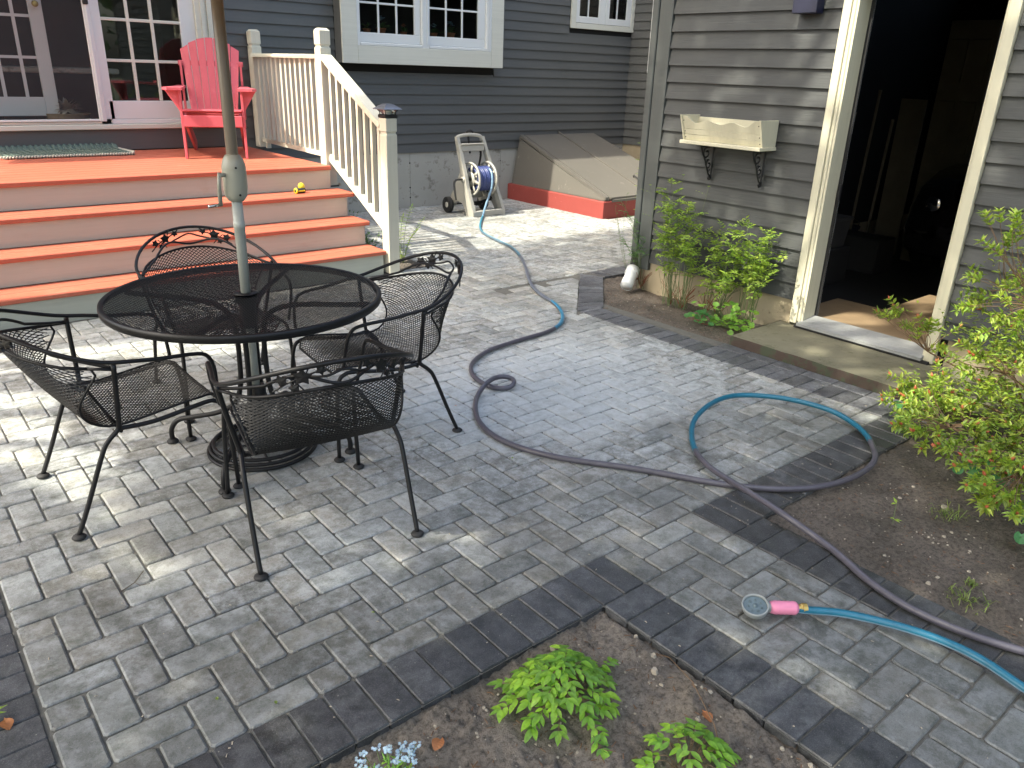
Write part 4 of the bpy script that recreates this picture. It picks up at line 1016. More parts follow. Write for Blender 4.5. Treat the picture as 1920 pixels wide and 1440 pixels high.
def smooth_pts(P, n=6):
    P = [Vector(p) for p in P]; out = []
    for i in range(len(P)-1):
        p0 = P[max(0, i-1)]; p1 = P[i]; p2 = P[i+1]; p3 = P[min(len(P)-1, i+2)]
        for k in range(n):
            t = k/n; out.append(.5*((2*p1)+(p2-p0)*t+(2*p0-5*p1+4*p2-p3)*t*t+(3*p1-p0-3*p2+p3)*t**3))
    out.append(P[-1]); return out
legp = [(.408, .012), (.405, .07), (.37, .115), (.30, .135), (.18, .165), (.10, .215), (.066, .30), (.058, .42), (.060, .54), (.080, .62), (.14, .665), (.26, .685), (.40, .690), (.52, .698)]
leg_angles = [radians(a) for a in (137, 227, 317, 47)]
for a in leg_angles:
    mb = MB(); mb.tube(smooth_pts([(r_*cos(a), r_*sin(a), z_) for r_, z_ in legp]), .0115, 8); l = mb.build('leg', M['black'], tab, True)
    mb = MB(); mb.lathe([(.012, 0), (.024, .003), (.026, .010), (.020, .018), (.010, .022)], 14, (.408*cos(a), .408*sin(a), 0)); mb.build('foot_glide', M['rubber'], l, True)

# umbrella base
ub = empty('umbrella_base', (-.43, 1.72, 0)); tag(ub, 'round black iron umbrella base with rings and scrolls under the table', 'umbrella base')
for r_, z_ in ((.232, .012), (.222, .030), (.208, .046), (.150, .052), (.090, .058)):
    mb = MB(); mb.tube([(r_*cos(2*pi*k/48), r_*sin(2*pi*k/48), z_) for k in range(48)], .0085 if r_ > .2 else .006, 7, closed=True); mb.build('ring', M['black'], ub, True)
for k in range(6):
    a = k*pi/3+.3; mb = MB(); mb.tube(smooth_pts([(.03*cos(a), .03*sin(a), .075), (.10*cos(a+.25), .10*sin(a+.25), .062), (.16*cos(a-.12), .16*sin(a-.12), .052), (.225*cos(a), .225*sin(a), .025)], 5), .006, 6); mb.build('spoke', M['black'], ub, True)
mb = MB(); mb.lathe([(.034, .02), (.034, .30), (.030, .31)], 20); mb.build('socket', M['black'], ub, True)

# umbrella
um = empty('patio_umbrella', (TC.x, TC.y, 0)); tag(um, 'market umbrella with grey green pole and crank through the table', 'umbrella')
mb = MB(); mb.lathe([(.0205, .29), (.0205, .72)], 20); mb.build('lower_pole', M['whitepole'], um, True)
mb = MB(); mb.lathe([(.0205, .725), (.0205, .93), (.0215, .931), (.0215, .99), (.0230, .991), (.0230, 1.02), (.0212, 1.021), (.0205, 1.10)], 24); mb.build('pole_sleeve', M['whitepole'], um, True)
mb = MB(); mb.lathe([(.0205, 1.25), (.0225, 1.26), (.0215, 2.62)], 24); mb.build('pole', M['upole'], um, True)
hs = MB(); hs.lathe([(r_*.88, z_) for r_, z_ in [(.026, 1.098), (.034, 1.102), (.047, 1.118), (.0505, 1.132), (.0505, 1.136), (.0525, 1.142), (.0525, 1.150), (.053, 1.155), (.053, 1.215), (.0522, 1.219), (.053, 1.223), (.051, 1.24), (.044, 1.26), (.034, 1.274), (.028, 1.279)]], 32); hs = hs.build('crank_housing', M['pole'], um, True)
mb = MB()
for z_, a in ((1.232, -1.75), (1.128, -1.6)): mb.lathe([(.001, 0), (.0045, .0), (.0045, .003)], 8, (.0448*cos(a), .0448*sin(a), z_), Vector((cos(a), sin(a), 0)).to_track_quat('Z', 'Y').to_matrix())
mb.build('screws', M['rubber'], hs)
ca = radians(200); cd = Vector((cos(ca), sin(ca), 0)); cs_ = Vector((-sin(ca), cos(ca), 0))
ck = MB(); ck.tube([cd*.045+Vector((0, 0, 1.205)), cd*.075+Vector((0, 0, 1.205))], .008, 8); ck.tube([cd*.073+Vector((0, 0, 1.215)), cd*.070-cs_*.01+Vector((0, 0, 1.16)), cd*.060-cs_*.025+Vector((0, 0, 1.085))], [.006, .008, .009], 8); ck = ck.build('crank', M['pole'], um, True)
mb = MB(); mb.tube([cd*.058-cs_*.026+Vector((0, 0, 1.088)), cd*.115-cs_*.03+Vector((0, 0, 1.088))], .0065, 10); mb.build('crank_knob', M['chrome'], ck, True)
cn = MB(); n8 = 8; R1 = 1.22
for k in range(n8):
    a0, a1 = 2*pi*k/n8, 2*pi*(k+1)/n8; G = 7; vs = []
    for i in range(G+1):
        t = i/G
        for j in range(5):
            s_ = j/4; p = Vector((cos(a0)*(1-s_)+cos(a1)*s_, sin(a0)*(1-s_)+sin(a1)*s_, 0))*(R1*t); z_ = 2.60-.50*t**1.15-.05*sin(pi*s_)*t*(1-t*.3)
            vs.append((p.x, p.y, z_))
    fs = [(i*5+j, i*5+j+1, (i+1)*5+j+1, (i+1)*5+j) for i in range(G) for j in range(4)]
    cn.quadmesh(vs, fs)
cno = cn.build('canopy', M['canopy'], um, True)
for k in range(n8):
    a = 2*pi*k/n8; mb = MB(); mb.tube([(.03*cos(a), .03*sin(a), 2.57), (R1*.5*cos(a), R1*.5*sin(a), 2.345), (R1*cos(a), R1*sin(a), 2.095)], .006, 5); rb = mb.build('rib', M['pole'], um)
    mb = MB(); mb.tube([(.03*cos(a), .03*sin(a), 2.13), (R1*.5*cos(a), R1*.5*sin(a), 2.34)], .005, 5); mb.build('strut', M['pole'], rb)
mb = MB(); mb.lathe([(.03, 2.55), (.04, 2.6), (.03, 2.66), (.015, 2.72), (.001, 2.74)], 14); mb.build('finial', M['pole'], um, True)

# ================================================================== MESH CHAIRS  (x sideways, y forward, origin midway between rear feet)
def make_chair():
    t = empty('mesh_chair'); K = M['black']
    hoop = []; n = 28
    for k in range(n+1):
        a = pi*k/n; s_ = cos(a); c_ = sin(a)
        hoop.append((.33*s_, .20-.34*c_, .648+.14*c_**1.3))
    arm = lambda s: [(s*.268, .555, .42), (s*.290, .550, .52), (s*.298, .532, .585), (s*.302, .490, .612), (s*.314, .36, .625), (s*.327, .26, .640)]
    mb = MB(); pts = smooth_pts(arm(1), 4)+[Vector(p) for p in hoop]+smooth_pts(arm(-1), 4)[::-1]; mb.tube(pts, .0078, 8); mb.build('arm_hoop', K, t, True)
    # cloud shaped inner rail and small arch
    def rail(s): # s in -1..1 -> along hoop, lower
        a = pi/2-s*pi/2; c_ = sin(a); dip = .030*(-cos(s*pi*2.3))*(abs(s) < .62)+(.012 if abs(s) < .62 else .012*(1-abs(s))/.38)
        return (.322*s, .20-.312*c_, .628+.090*c_**1.3+dip*.75)
    mb = MB(); mb.tube([rail(-1+2*k/40) for k in range(41)], .0058, 6); mb.build('cloud_rail', K, t, True)
    mb = MB(); A = [Vector(rail(-.33)), Vector((-.055, -.118, .738)), Vector((0, -.126, .755)), Vector((.055, -.118, .738)), Vector(rail(.33))]; mb.tube(smooth_pts(A, 5), .0045, 6); mb.build('arch_rail', K, t, True)
    for s in (1, -1):
        m = MB()
        def leaflet(cx, cz, sz, rot):
            ring = []
            for k in range(10):
                a = rot+2*pi*k/10; r_ = sz*(1 if k % 2 == 0 else .58); xx = s*cx+cos(a)*r_
                c_ = sqrt(max(0, 1-(xx/.33)**2)); ring.append(Vector((xx, .20-.330*c_, cz+sin(a)*r_)))
            cc = sum(ring, Vector())/10; th = Vector((0, .004, 0))
            m.quadmesh([p-th for p in ring]+[p+th for p in ring]+[cc-th*1.8, cc+th*1.8], [(k, (k+1) % 10, 20) for k in range(10)]+[((k+1) % 10+10, k+10, 21) for k in range(10)]+[(k, k+10, (k+1) % 10+10, (k+1) % 10) for k in range(10)])
        leaflet(.125, .742, .028, .3); leaflet(.072, .762, .018, 1.1); leaflet(.182, .728, .020, 2.0); leaflet(.150, .706, .015, .7)
        V = lambda x_, z_: (s*x_, .20-.330*sqrt(max(0, 1-(x_/.33)**2)), z_)
        m.tube([V(.055, .778), V(.085, .757), V(.125, .742), V(.165, .722), V(.205, .69)], .003, 5); m.tube([V(.165, .742), V(.14, .72), V(.12, .695)], .0025, 5); m.tube([V(.115, .75), V(.10, .785)], .0025, 5)
        m.build('leaf_ornament', K, t)
    # shell profile: v along the cloth from the top rim, down the back, round, forward to the rolled front
    prof_ = [(-.095, .690), (-.045, .60), (.02, .50), (.085, .425), (.145, .383), (.21, .372), (.32, .385), (.44, .402), (.52, .408), (.558, .400), (.572, .375)]
    pv = [Vector((0, a, b)) for a, b in prof_]; pv = smooth_pts(pv, 4)
    acc = [0]
    for i in range(1, len(pv)): acc.append(acc[-1]+(pv[i]-pv[i-1]).length)
    H = acc[-1]
    def F(u, v):
        v = min(max(v, 0), H-1e-6); i = 0
        while acc[i+1] < v: i += 1
        p = pv[i].lerp(pv[i+1], (v-acc[i])/(acc[i+1]-acc[i])); k_ = max(0, 1-v/(.40)); k_ = k_*k_*(3-2*k_)
        s_ = u/.295; y_ = p.y+.275*k_*(1-sqrt(max(0, 1-min(1, abs(s_))**2.0*.97))); z_ = p.z-.060*k_*s_*s_+.012*s_*s_*(1-k_)
        return (u, y_, z_)
    def halfw(v):
        if v < .04: return .295
        if v < .38: return .295-.053*(v-.04)/.34
        if v > H-.10: return .242-.055*((v-(H-.10))/.10)**2
        return .242
    mb = MB(); mesh_cloth(mb, F, .295, H, .0215, .0170, lambda u, v: abs(u) < halfw(v), wire=.0022, seg=1); mb.build('mesh_shell', K, t)
    mb = MB()
    loop = [F(-halfw(v), v) for v in [H*i/26 for i in range(27)]]+[F(-halfw(H)+2*halfw(H)*k/10, H) for k in range(1, 10)]+[F(halfw(v), v) for v in [H*(26-i)/26 for i in range(27)]]+[F(.295-.59*k/20, 0) for k in range(1, 20)]
    mb.tube(loop, .0048, 6, closed=True); mb.build('shell_rim', K, t, True)
    mb = MB(); mb.tube([F(.293-.586*k/20, 0) for k in range(21)], .0062, 6)
    for s in (1, -1): mb.tube([F(s*.293, 0), (s*.324, .198, .622)], .006, 6)
    mb.build('back_rim', K, t, True)
    for s in (1, -1):
        mb = MB(); mb.tube(smooth_pts([(s*.286, 0, .012), (s*.286, .048, .12), (s*.284, .122, .30), (s*.281, .150, .345), (s*.276, .188, .378), (s*.278, .194, .40), (s*.304, .196, .52), (s*.327, .198, .64)], 4), .0092, 8); l = mb.build('rear_leg', K, t, True)
        mb = MB(); mb.lathe([(.010, 0), (.022, .002), (.025, .008), (.020, .014), (.010, .018)], 14, (s*.286, 0, 0)); mb.build('foot_glide', M['rubber'], l, True)
        mb = MB(); mb.tube(smooth_pts([(s*.268, .190, .378), (s*.262, .32, .372), (s*.258, .50, .396), (s*.256, .548, .392), (s*.257, .575, .362), (s*.262, .590, .25), (s*.272, .598, .012)], 4), .0092, 8); l = mb.build('front_leg', K, t, True)
        mb = MB(); mb.lathe([(.010, 0), (.022, .002), (.025, .008), (.020, .014), (.010, .018)], 14, (s*.272, .598, 0)); mb.build('foot_glide', M['rubber'], l, True)
    mb = MB(); mb.tube([(-.268, .20, .366), (.268, .20, .366)], .007, 6); mb.build('cross_bar', K, t, True)
    return t
ch0 = make_chair()
CH = [(-.545, .757, -9.4, 'black mesh chair nearest the camera with its back turned to us'),
      (-1.254, 1.703, -90+1, 'black mesh chair left of the table cut by the photo edge'),
      (.40, 1.636, 86, 'black mesh chair right of the table beside the hose'),
      (-.29, 2.76, 176, 'black mesh chair behind the table in front of the steps')]
for k, (x_, y_, a, lb) in enumerate(CH):
    c = ch0 if k == 0 else copy_tree(ch0); c.location = (x_, y_, 0); c.rotation_euler = (0, 0, radians(a)); tag(c, lb, 'chair', 'mesh chairs round the patio table')

# ================================================================== RED ADIRONDACK CHAIR
ad = empty('adirondack_chair', (.978, 5.875, .79), 0); tag(ad, 'coral red wooden adirondack chair on the deck by the glass door', 'chair')
fwd = Vector((-.38, -.925, 0)).normalized(); ad.rotation_euler = (0, 0, atan2(fwd.y, fwd.x)-pi/2+pi)   # local -y = forward
def ab(mb, name): return mb.build(name, M['chair_red'], ad)
for s in (1, -1):
    mb = MB(); mb.cbox((s*.255-.011, -.012, 0), (s*.255+.011, .072, .575), .004); ab(mb, 'front_leg')
    mb = MB(); mb.beam((s*.228, -.01, .345), (s*.228, .90, .02), .022, .12, (0, 0, 1)); ab(mb, 'side_rail')
    mb = MB(); mb.cbox((s*.262-.01, .575, .30), (s*.262+.01, .61, .80), .004); ab(mb, 'arm_post')
    mb = MB(); w0 = .06
    pts = [(s*.225, -.10), (s*.345, -.11), (s*.385, -.06), (s*.375, .02), (s*.325, .35), (s*.31, .62), (s*.24, .62), (s*.232, .2)]
    if s < 0: pts = pts[::-1]
    mb.prism(pts, .577, .599); ab(mb, 'armrest')
    mb = MB(); q = [(s*.268, .03, .575), (s*.375, .03, .575), (s*.268, .03, .40)]; mb.quadmesh([(x_, y_-.01, z_) for x_, y_, z_ in q]+[(x_, y_+.01, z_) for x_, y_, z_ in q], [(0, 1, 2), (5, 4, 3), (0, 3, 4, 1), (1, 4, 5, 2), (2, 5, 3, 0)]); ab(mb, 'arm_bracket')
mb = MB(); mb.cbox((-.242, -.034, .275), (.242, -.014, .37), .004); ab(mb, 'front_apron')
for k in range(6):
    mb = MB(); y_ = -.03+k*.083; z_ = .405-k*.03+(.0 if k else -.0)
    mb.beam((-.266 if k else -.243, y_+.035, z_), (.266 if k else .243, y_+.035, z_), .074, .018, (0, .33, 1)); ab(mb, 'seat_slat')
n = 7
for k in range(n):
    s_ = (k-3)/3; xb = s_*.165; xt = s_*.222; zt = 1.015-.085*s_*s_; yb, yt = .43, .66; wb_, wt = .026, .034
    f = lambda x_, w, t: (x_, yb+(yt-yb)*t, .24+(zt-.24)*t)
    mb = MB(); a0 = f(xb, 0, 0); a1 = f(xt, 0, 1); e = .012*abs(s_)
    dz = (.02*(-s_))
    mb.hexa([(a0[0]-wb_, a0[1]-.009, a0[2]), (a0[0]+wb_, a0[1]-.009, a0[2]), (a0[0]+wb_, a0[1]+.009, a0[2]), (a0[0]-wb_, a0[1]+.009, a0[2]), (a1[0]-wt, a1[1]-.009, a1[2]-dz), (a1[0]+wt, a1[1]-.009, a1[2]+dz), (a1[0]+wt, a1[1]+.009, a1[2]+dz), (a1[0]-wt, a1[1]+.009, a1[2]-dz)]); ab(mb, 'back_slat')
mb = MB(); mb.cbox((-.285, .612, .770), (.285, .635, .815), .004); ab(mb, 'back_brace')
mb = MB(); mb.cbox((-.215, .475, .33), (.215, .495, .40), .004); ab(mb, 'lower_brace')

# ================================================================== DOOR MAT
mt = empty('door_mat', (-.06, 6.64, .79)); tag(mt, 'sage striped woven mat with cream braid edge before the glass door', 'door mat')
mb = MB(); x = -.54; k = 0
while x < .47:
    zo = .026 if k % 2 else .016
    vs = []
    for yy, zz in ((-.19, zo), (0, zo+.004), (.16, zo+.012), (.215, zo+.05)): vs += [(x+yy*-.12, yy, .001), (x+.022+yy*-.12, yy, .001), (x+.022+yy*-.12, yy, zz), (x+yy*-.12, yy, zz)]
    mb.quadmesh(vs, [(i*4+a, i*4+(a+1) % 4, i*4+4+(a+1) % 4, i*4+4+a) for i in range(3) for a in range(4)]+[(3, 2, 1, 0), (12, 13, 14, 15)]); x += .0225; k += 1
mb.build('weave', M['mat'], mt)
mb = MB(); P_ = [(-.55, -.195), (.50, -.19)]
for k in range(46):
    t_ = k/46; x_ = -.56+t_*1.05; mb.tube([(x_, -.205, .008), (x_+.012, -.193, .022), (x_+.028, -.19, .010)], .0085, 6)
for k in range(16): mb.tube([(.487-k*.003, -.19+k*.025, .01), (.495-k*.003, -.175+k*.025, .03), (.483-k*.003, -.165+k*.025, .012)], .009, 6)
mb.build('braided_edge', M['matedge'], mt, True)

# ================================================================== YELLOW SPRINKLER on the second step
sp = empty('hose_sprayer', (1.30, 5.0-.10, .593), .15); tag(sp, 'small yellow and black hose sprayer lying on the third step', 'sprayer')
mb = MB(); RX_ = Matrix.Rotation(pi/2, 3, 'Y'); mb.lathe([(.022, -.05), (.025, -.045), (.025, .045), (.021, .052)], 16, (0, 0, .026), RX_); mb.build('barrel', M['rubber'], sp, True)
mb = MB(); mb.lathe([(.017, -.058), (.028, -.056), (.029, -.044), (.022, -.042)], 18, (0, 0, .027), RX_, cap=False); mb.build('collar', M['yellow'], sp, True)
mb = MB(); mb.lathe([(.030, 0), (.034, .006), (.034, .02), (.028, .026), (.001, .03)], 20, (.028, .03, .06), Matrix.Rotation(1.2, 3, 'X')); mb.build('dial', M['yellow'], sp, True)
mb = MB(); mb.cbox((-.035, -.027, .02), (.04, -.0235, .032), .002); mb.build('stripe', M['yellow'], sp)
sp.scale = (.85, .85, .85)
# ================================================================== HOSE REEL
hr = empty('hose_reel_cart', (4.12, 6.15, 0)); tag(hr, 'grey plastic hose reel cart with wheels by the concrete foundation', 'hose reel')
prof_s = [(5.925, 0), (5.925, .055), (5.965, .16), (6.03, .33), (6.055, .47), (6.10, .62), (6.17, .885), (6.215, .885), (6.165, .60), (6.15, .50), (6.19, .44), (6.25, .36), (6.34, .24), (6.40, .14), (6.39, .075), (6.33, .075), (6.29, .13), (6.22, .155), (6.14, .135), (6.09, .07), (6.07, 0), (6.0, 0)]
for x0, sh, lbl in ((3.905, -.07, 0), (4.345, -.15, 1)):
    mb = MB(); n = len(prof_s); vs = []
    for xo in (0, .040): vs += [(x0+xo+sh*(z_/.88)**1.3, y_, z_) for y_, z_ in prof_s]
    # triangulate through strips: front chain against back chain
    mb.quadmesh(vs, [tuple(range(n)), tuple(range(2*n-1, n-1, -1))]+[(n+i, n+(i+1) % n, (i+1) % n, i) for i in range(n)]); sub(mb, 'side_frame', 'plastic', hr)
mb = MB(); mb.cbox((3.93, 5.93, .0), (4.36, 5.965, .07), .008); sub(mb, 'front_foot', 'plastic', hr)
mb = MB(); mb.tube(smooth_pts([(3.85, 6.19, .84), (3.87, 6.19, .888), (4.02, 6.19, .905), (4.18, 6.19, .888), (4.205, 6.19, .84)], 5), .020, 8); sub(mb, 'handle', 'plastic', hr, True)
mb = MB(); mb.cbox((3.86, 6.135, .725), (4.21, 6.165, .80), .008); mb.cbox((3.87, 6.12, .80), (4.20, 6.17, .812), .004); sub(mb, 'tool_tray', 'plastic', hr)
mb = MB(); mb.cbox((3.93, 6.30, .16), (4.33, 6.33, .26), .01); sub(mb, 'rear_panel', 'plastic', hr)
RXm = Matrix.Rotation(pi/2, 3, 'Y'); AX = (6.10, .415)
for x0, s_ in ((3.985, 1), (4.235, -1)):
    mb = MB(); mb.lathe([(.188, -.012), (.195, -.008), (.195, .008), (.188, .012), (.172, .010), (.168, .003), (.168, -.003), (.172, -.010), (.188, -.012)], 36, (x0, *AX), RXm, cap=False)
    mb.lathe([(.030, -.006), (.085, -.006), (.085, .004), (.03, .004)], 24, (x0, *AX), RXm, cap=False)
    for k in range(8):
        a = k*pi/4+.2; mb.beam((x0, AX[0]+.08*cos(a), AX[1]+.08*sin(a)), (x0, AX[0]+.172*cos(a), AX[1]+.172*sin(a)), .030, .008, (1, 0, 0))
    sub(mb, 'reel_disc', 'plastic', hr, True)
mb = MB(); mb.lathe([(.075, 3.99), (.075, 4.23)], 20, (0, *AX), RXm); sub(mb, 'drum', 'plastic', hr, True)
mb = MB(); mb.tube([(4.33, *AX), (3.92, *AX)], .016, 8); mb.tube(smooth_pts([(3.93, *AX), (3.80, AX[0], AX[1]+.005), (3.755, AX[0], AX[1]-.02), (3.745, AX[0]-.02, AX[1]-.10), (3.745, AX[0]-.05, AX[1]-.22)], 4), .011, 8); sub(mb, 'crank', 'rubber', hr, True)
mb = MB(); mb.lathe([(.035, 0), (.035, .03)], 16, (3.868, *AX), RXm, cap=True); sub(mb, 'hub_cap', 'plastic', hr, True)
for x0 in (3.85, 4.375):
    mb = MB(); mb.lathe([(.040, -.022), (.082, -.026), (.094, -.018), (.095, 0), (.094, .018), (.082, .026), (.040, .022)], 26, (x0, 6.36, .095), RXm); w_ = sub(mb, 'wheel', 'rubber', hr, True)
    mb = MB(); mb.lathe([(.001, -.030), (.012, -.029), (.030, -.024), (.040, -.018)], 16, (x0, 6.36, .095), RXm, cap=False); sub(mb, 'hub', 'plastic', w_, True)
mb = MB(); mb.tube([(3.85, 6.36, .095), (4.375, 6.36, .095)], .010, 6); sub(mb, 'axle', 'iron', hr)
mb = MB(); mb.tube(smooth_pts([(4.36, 6.05, .12), (4.30, 6.2, .25), (4.26, 6.3, .45), (4.24, 6.24, .66), (4.20, 6.2, .72)], 4), .013, 7); mb.tube(smooth_pts([(4.02, 6.16, .70), (4.02, 6.2, .90), (4.0, 6.2, .935), (4.05, 6.2, .95), (4.09, 6.2, .93)], 4), .012, 7); mb.tube([(4.0, 6.1, .15), (4.15, 6.2, .1), (4.3, 6.1, .17)], .02, 7); sub(mb, 'feed_hose', 'rubber', hr, True)

# ================================================================== HOSE
m, nt, b = newmat('two tone hose'); a_ = N(nt, 'ShaderNodeVertexColor', layer_name='Col').outputs['Color']; nn = noise_tex(nt, 30, 4, .6, geo(nt))
nt.links.new(mixc(nt, a_, mixc(nt, a_, (.6, .6, .6), 1, 'MULTIPLY'), ramp(nt, nn.outputs[0], [(.5, 0), (.75, .6)])), b.inputs['Base Color']); b.inputs['Roughness'].default_value = .33; M['hose'] = m
GREY = (.085, .08, .10); TEAL = (.010, .13, .21); GLINT = (.20, .32, .42); NAVY = (.05, .07, .20)
hose = empty('garden_hose', (0, 0, 0)); tag(hose, 'long grey and blue garden hose snaking from the reel across the patio', 'garden hose')
HP = [[4.017, 5.894, 0.016], [3.683, 5.507, 0.016], [3.464, 5.21, 0.016], [3.36, 4.974, 0.016], [3.286, 4.675, 0.016], [3.209, 4.371, 0.016], [3.036, 4.044, 0.016], [2.804, 3.695, 0.016], [2.577, 3.394, 0.016], [2.39, 3.11, 0.016], [2.298, 2.891, 0.016], [2.257, 2.742, 0.016], [2.185, 2.588, 0.016], [2.089, 2.445, 0.016], [1.973, 2.326, 0.016], [1.825, 2.239, 0.016], [1.674, 2.204, 0.016], [1.53, 2.197, 0.016], [1.357, 2.175, 0.016], [1.211, 2.153, 0.016], [1.057, 2.086, 0.016], [0.945, 1.999, 0.016], [0.871, 1.894, 0.016], [0.839, 1.797, 0.016], [0.834, 1.695, 0.016], [0.858, 1.631, 0.016], [0.911, 1.604, 0.016], [0.949, 1.61, 0.03], [0.985, 1.662, 0.03], [0.952, 1.688, 0.045], [0.893, 1.709, 0.045], [0.793, 1.665, 0.045], [0.723, 1.635, 0.016], [0.628, 1.537, 0.016], [0.541, 1.412, 0.016], [0.491, 1.294, 0.016], [0.47, 1.165, 0.016], [0.488, 1.029, 0.016], [0.537, 0.901, 0.016], [0.6, 0.792, 0.016], [0.687, 0.678, 0.016], [0.784, 0.546, 0.016], [0.869, 0.407, 0.016], [0.939, 0.291, 0.016], [1.02, 0.187, 0.016], [1.112, 0.091, 0.016], [1.228, 0.012, 0.016], [1.356, -0.037, 0.016], [1.492, -0.061, 0.016], [1.638, -0.058, 0.016], [1.718, -0.042, 0.03], [1.796, 0.001, 0.03], [1.935, 0.111, 0.03], [2.02, 0.24, 0.03], [2.032, 0.352, 0.045], [2.013, 0.492, 0.045], [1.96, 0.617, 0.045], [1.866, 0.719, 0.045], [1.763, 0.782, 0.045], [1.602, 0.783, 0.045], [1.413, 0.728, 0.045], [1.303, 0.676, 0.03], [1.163, 0.561, 0.03], [1.076, 0.457, 0.03], [1.013, 0.336, 0.035], [0.991, 0.223, 0.035], [0.952, 0.119, 0.05], [0.931, 0.003, 0.05], [0.903, -0.109, 0.05], [0.921, -0.218, 0.016], [0.877, -0.35, 0.016], [0.822, -0.46, 0.016], [0.795, -0.559, 0.016], [0.783, -0.628, 0.016], [0.785, -0.714, 0.016], [0.798, -0.791, 0.016], [0.82, -0.862, 0.016], [0.856, -0.955, 0.016]]
def reelp(): return [(4.20, 6.02, .53), (4.20, 5.975, .50), (4.187, 5.945, .44), (4.172, 5.925, .33), (4.10, 5.915, .19), (4.05, 5.905, .085), (4.03, 5.90, .03)]
P = reelp()+[tuple(p) for p in HP]
tail = [(.92, -1.06, .016), (1.0, -1.25, .016), (1.02, -1.48, .016), (.90, -1.65, .016), (.74, -1.6, .016), (.66, -1.42, .016), (.655, -1.2, .016)]
HB = [[0.665, -1.017, 0.03], [0.681, -0.955, 0.03], [0.695, -0.876, 0.03], [0.686, -0.786, 0.03], [0.653, -0.686, 0.03], [0.602, -0.59, 0.03], [0.549, -0.51, 0.03], [0.475, -0.441, 0.03]]
P += tail+[tuple(p) for p in HB]+[(.452, -.418, .034)]
pts = smooth_pts(P, 5)
# relax kinks from hand measured points
for it in range(6):
    q = [p.copy() for p in pts]
    for i in range(1, len(pts)-1): pts[i] = q[i]*.5+(q[i-1]+q[i+1])*.25
nP = len(P); tot = len(pts)
zones = []   # index in P -> kind
def hcol(i, k):
    s_ = i/5; side = k % 10
    if s_ < 7: c = (.17, .28, .40)
    elif s_ < 13: c = (.03, .22, .33) if side in (0, 1, 2, 9, 8) else (.10, .15, .20)
    elif s_ < 18: c = (.12, .14, .18)
    elif s_ < 22: c = (.03, .20, .34) if side in (8, 9, 0, 1, 2, 3) else GREY
    elif 58.5 < s_ < 69.5: c = TEAL
    elif 69.5 <= s_ < 72: c = TEAL if side in (7, 8, 9, 0, 1) else GREY
    elif s_ > nP-11: c = TEAL if side not in (9, 0) else GLINT  # the pale strip is a highlight painted along the tail
    else: c = GREY
    return c
mb = MB(); mb.tube(pts, .0133, 10, cols=hcol); mb.build('hose_line', M['hose'], hose, True)
mb = MB()
for k in range(12): x_ = 4.005+k*.0190; mb.tube([(x_+.019*j/20, AX[0]+(.125+.004*(k % 3))*cos(2*pi*j/20), AX[1]+(.125+.004*(k % 3))*sin(2*pi*j/20)) for j in range(21)], .0115, 7, cols=lambda i, k_: NAVY)
for k in range(10): x_ = 4.015+k*.0190; mb.tube([(x_+.019*j/20, AX[0]+.102*cos(2*pi*j/20), AX[1]+.102*sin(2*pi*j/20)) for j in range(21)], .0115, 6, cols=lambda i, k_: NAVY)
mb.build('wound_coil', M['hose'], hose, True)

nz = empty('spray_nozzle', (.40, -.365, 0)); tag(nz, 'pink handled spray nozzle with a round grey dial lying on the pavers', 'spray nozzle')
E1_ = Vector((.468, -.430, .034)); H0 = Vector((.330, -.325, .040)); dn = (H0-E1_).normalized()
mb = MB(); mb.tube([E1_-dn*.016, E1_-dn*.002], .0165, 10); mb.tube([E1_-dn*.002, E1_+dn*.006], .0150, 6); mb.tube([E1_+dn*.006, E1_+dn*.016], .013, 12); sub(mb, 'brass_fitting', 'brass', nz)
mb = MB(); a = E1_+dn*.014; Lg = .092
rr = [.016, .0215, .0225]+[.0215+.0010*(k % 2) for k in range(8)]+[.0215, .020, .017]
mb.tube([a+dn*(Lg*k/(len(rr)-1)) for k in range(len(rr))], rr, 16); sub(mb, 'grip', 'pink', nz, True)
mb = MB(); up_ = Vector((-.30, -.12, 1)).normalized(); Mh = up_.to_track_quat('Z', 'Y').to_matrix(); hc = a+dn*(Lg+.047)+Vector((0, 0, -.004))
mb.tube([a+dn*(Lg-.005), a+dn*(Lg+.006)], [.016, .017], 12)
mb.lathe([(.012, -.026), (.030, -.018), (.040, -.004), (.042, .010), (.043, .018), (.040, .020), (.0375, .017), (.0372, .012)], 32, hc, Mh, cap=False); h_ = sub(mb, 'spray_head', 'nozzlegrey', nz, True)
mb = MB(); mb.lathe([(.0372, .011), (.001, .0115)], 32, hc, Mh, cap=False)
mb.lathe([(.007, .0115), (.007, .016), (.001, .017)], 12, hc, Mh, cap=False)
for k in range(7):
    q = Mh @ Vector((.021*cos(k*.9), .021*sin(k*.9), 0)); mb.lathe([(.0045, .0115), (.0045, .0145), (.0028, .0145), (.0028, .012)], 8, hc+q, Mh, cap=False)
sub(mb, 'dial_face', 'dial', h_, True)

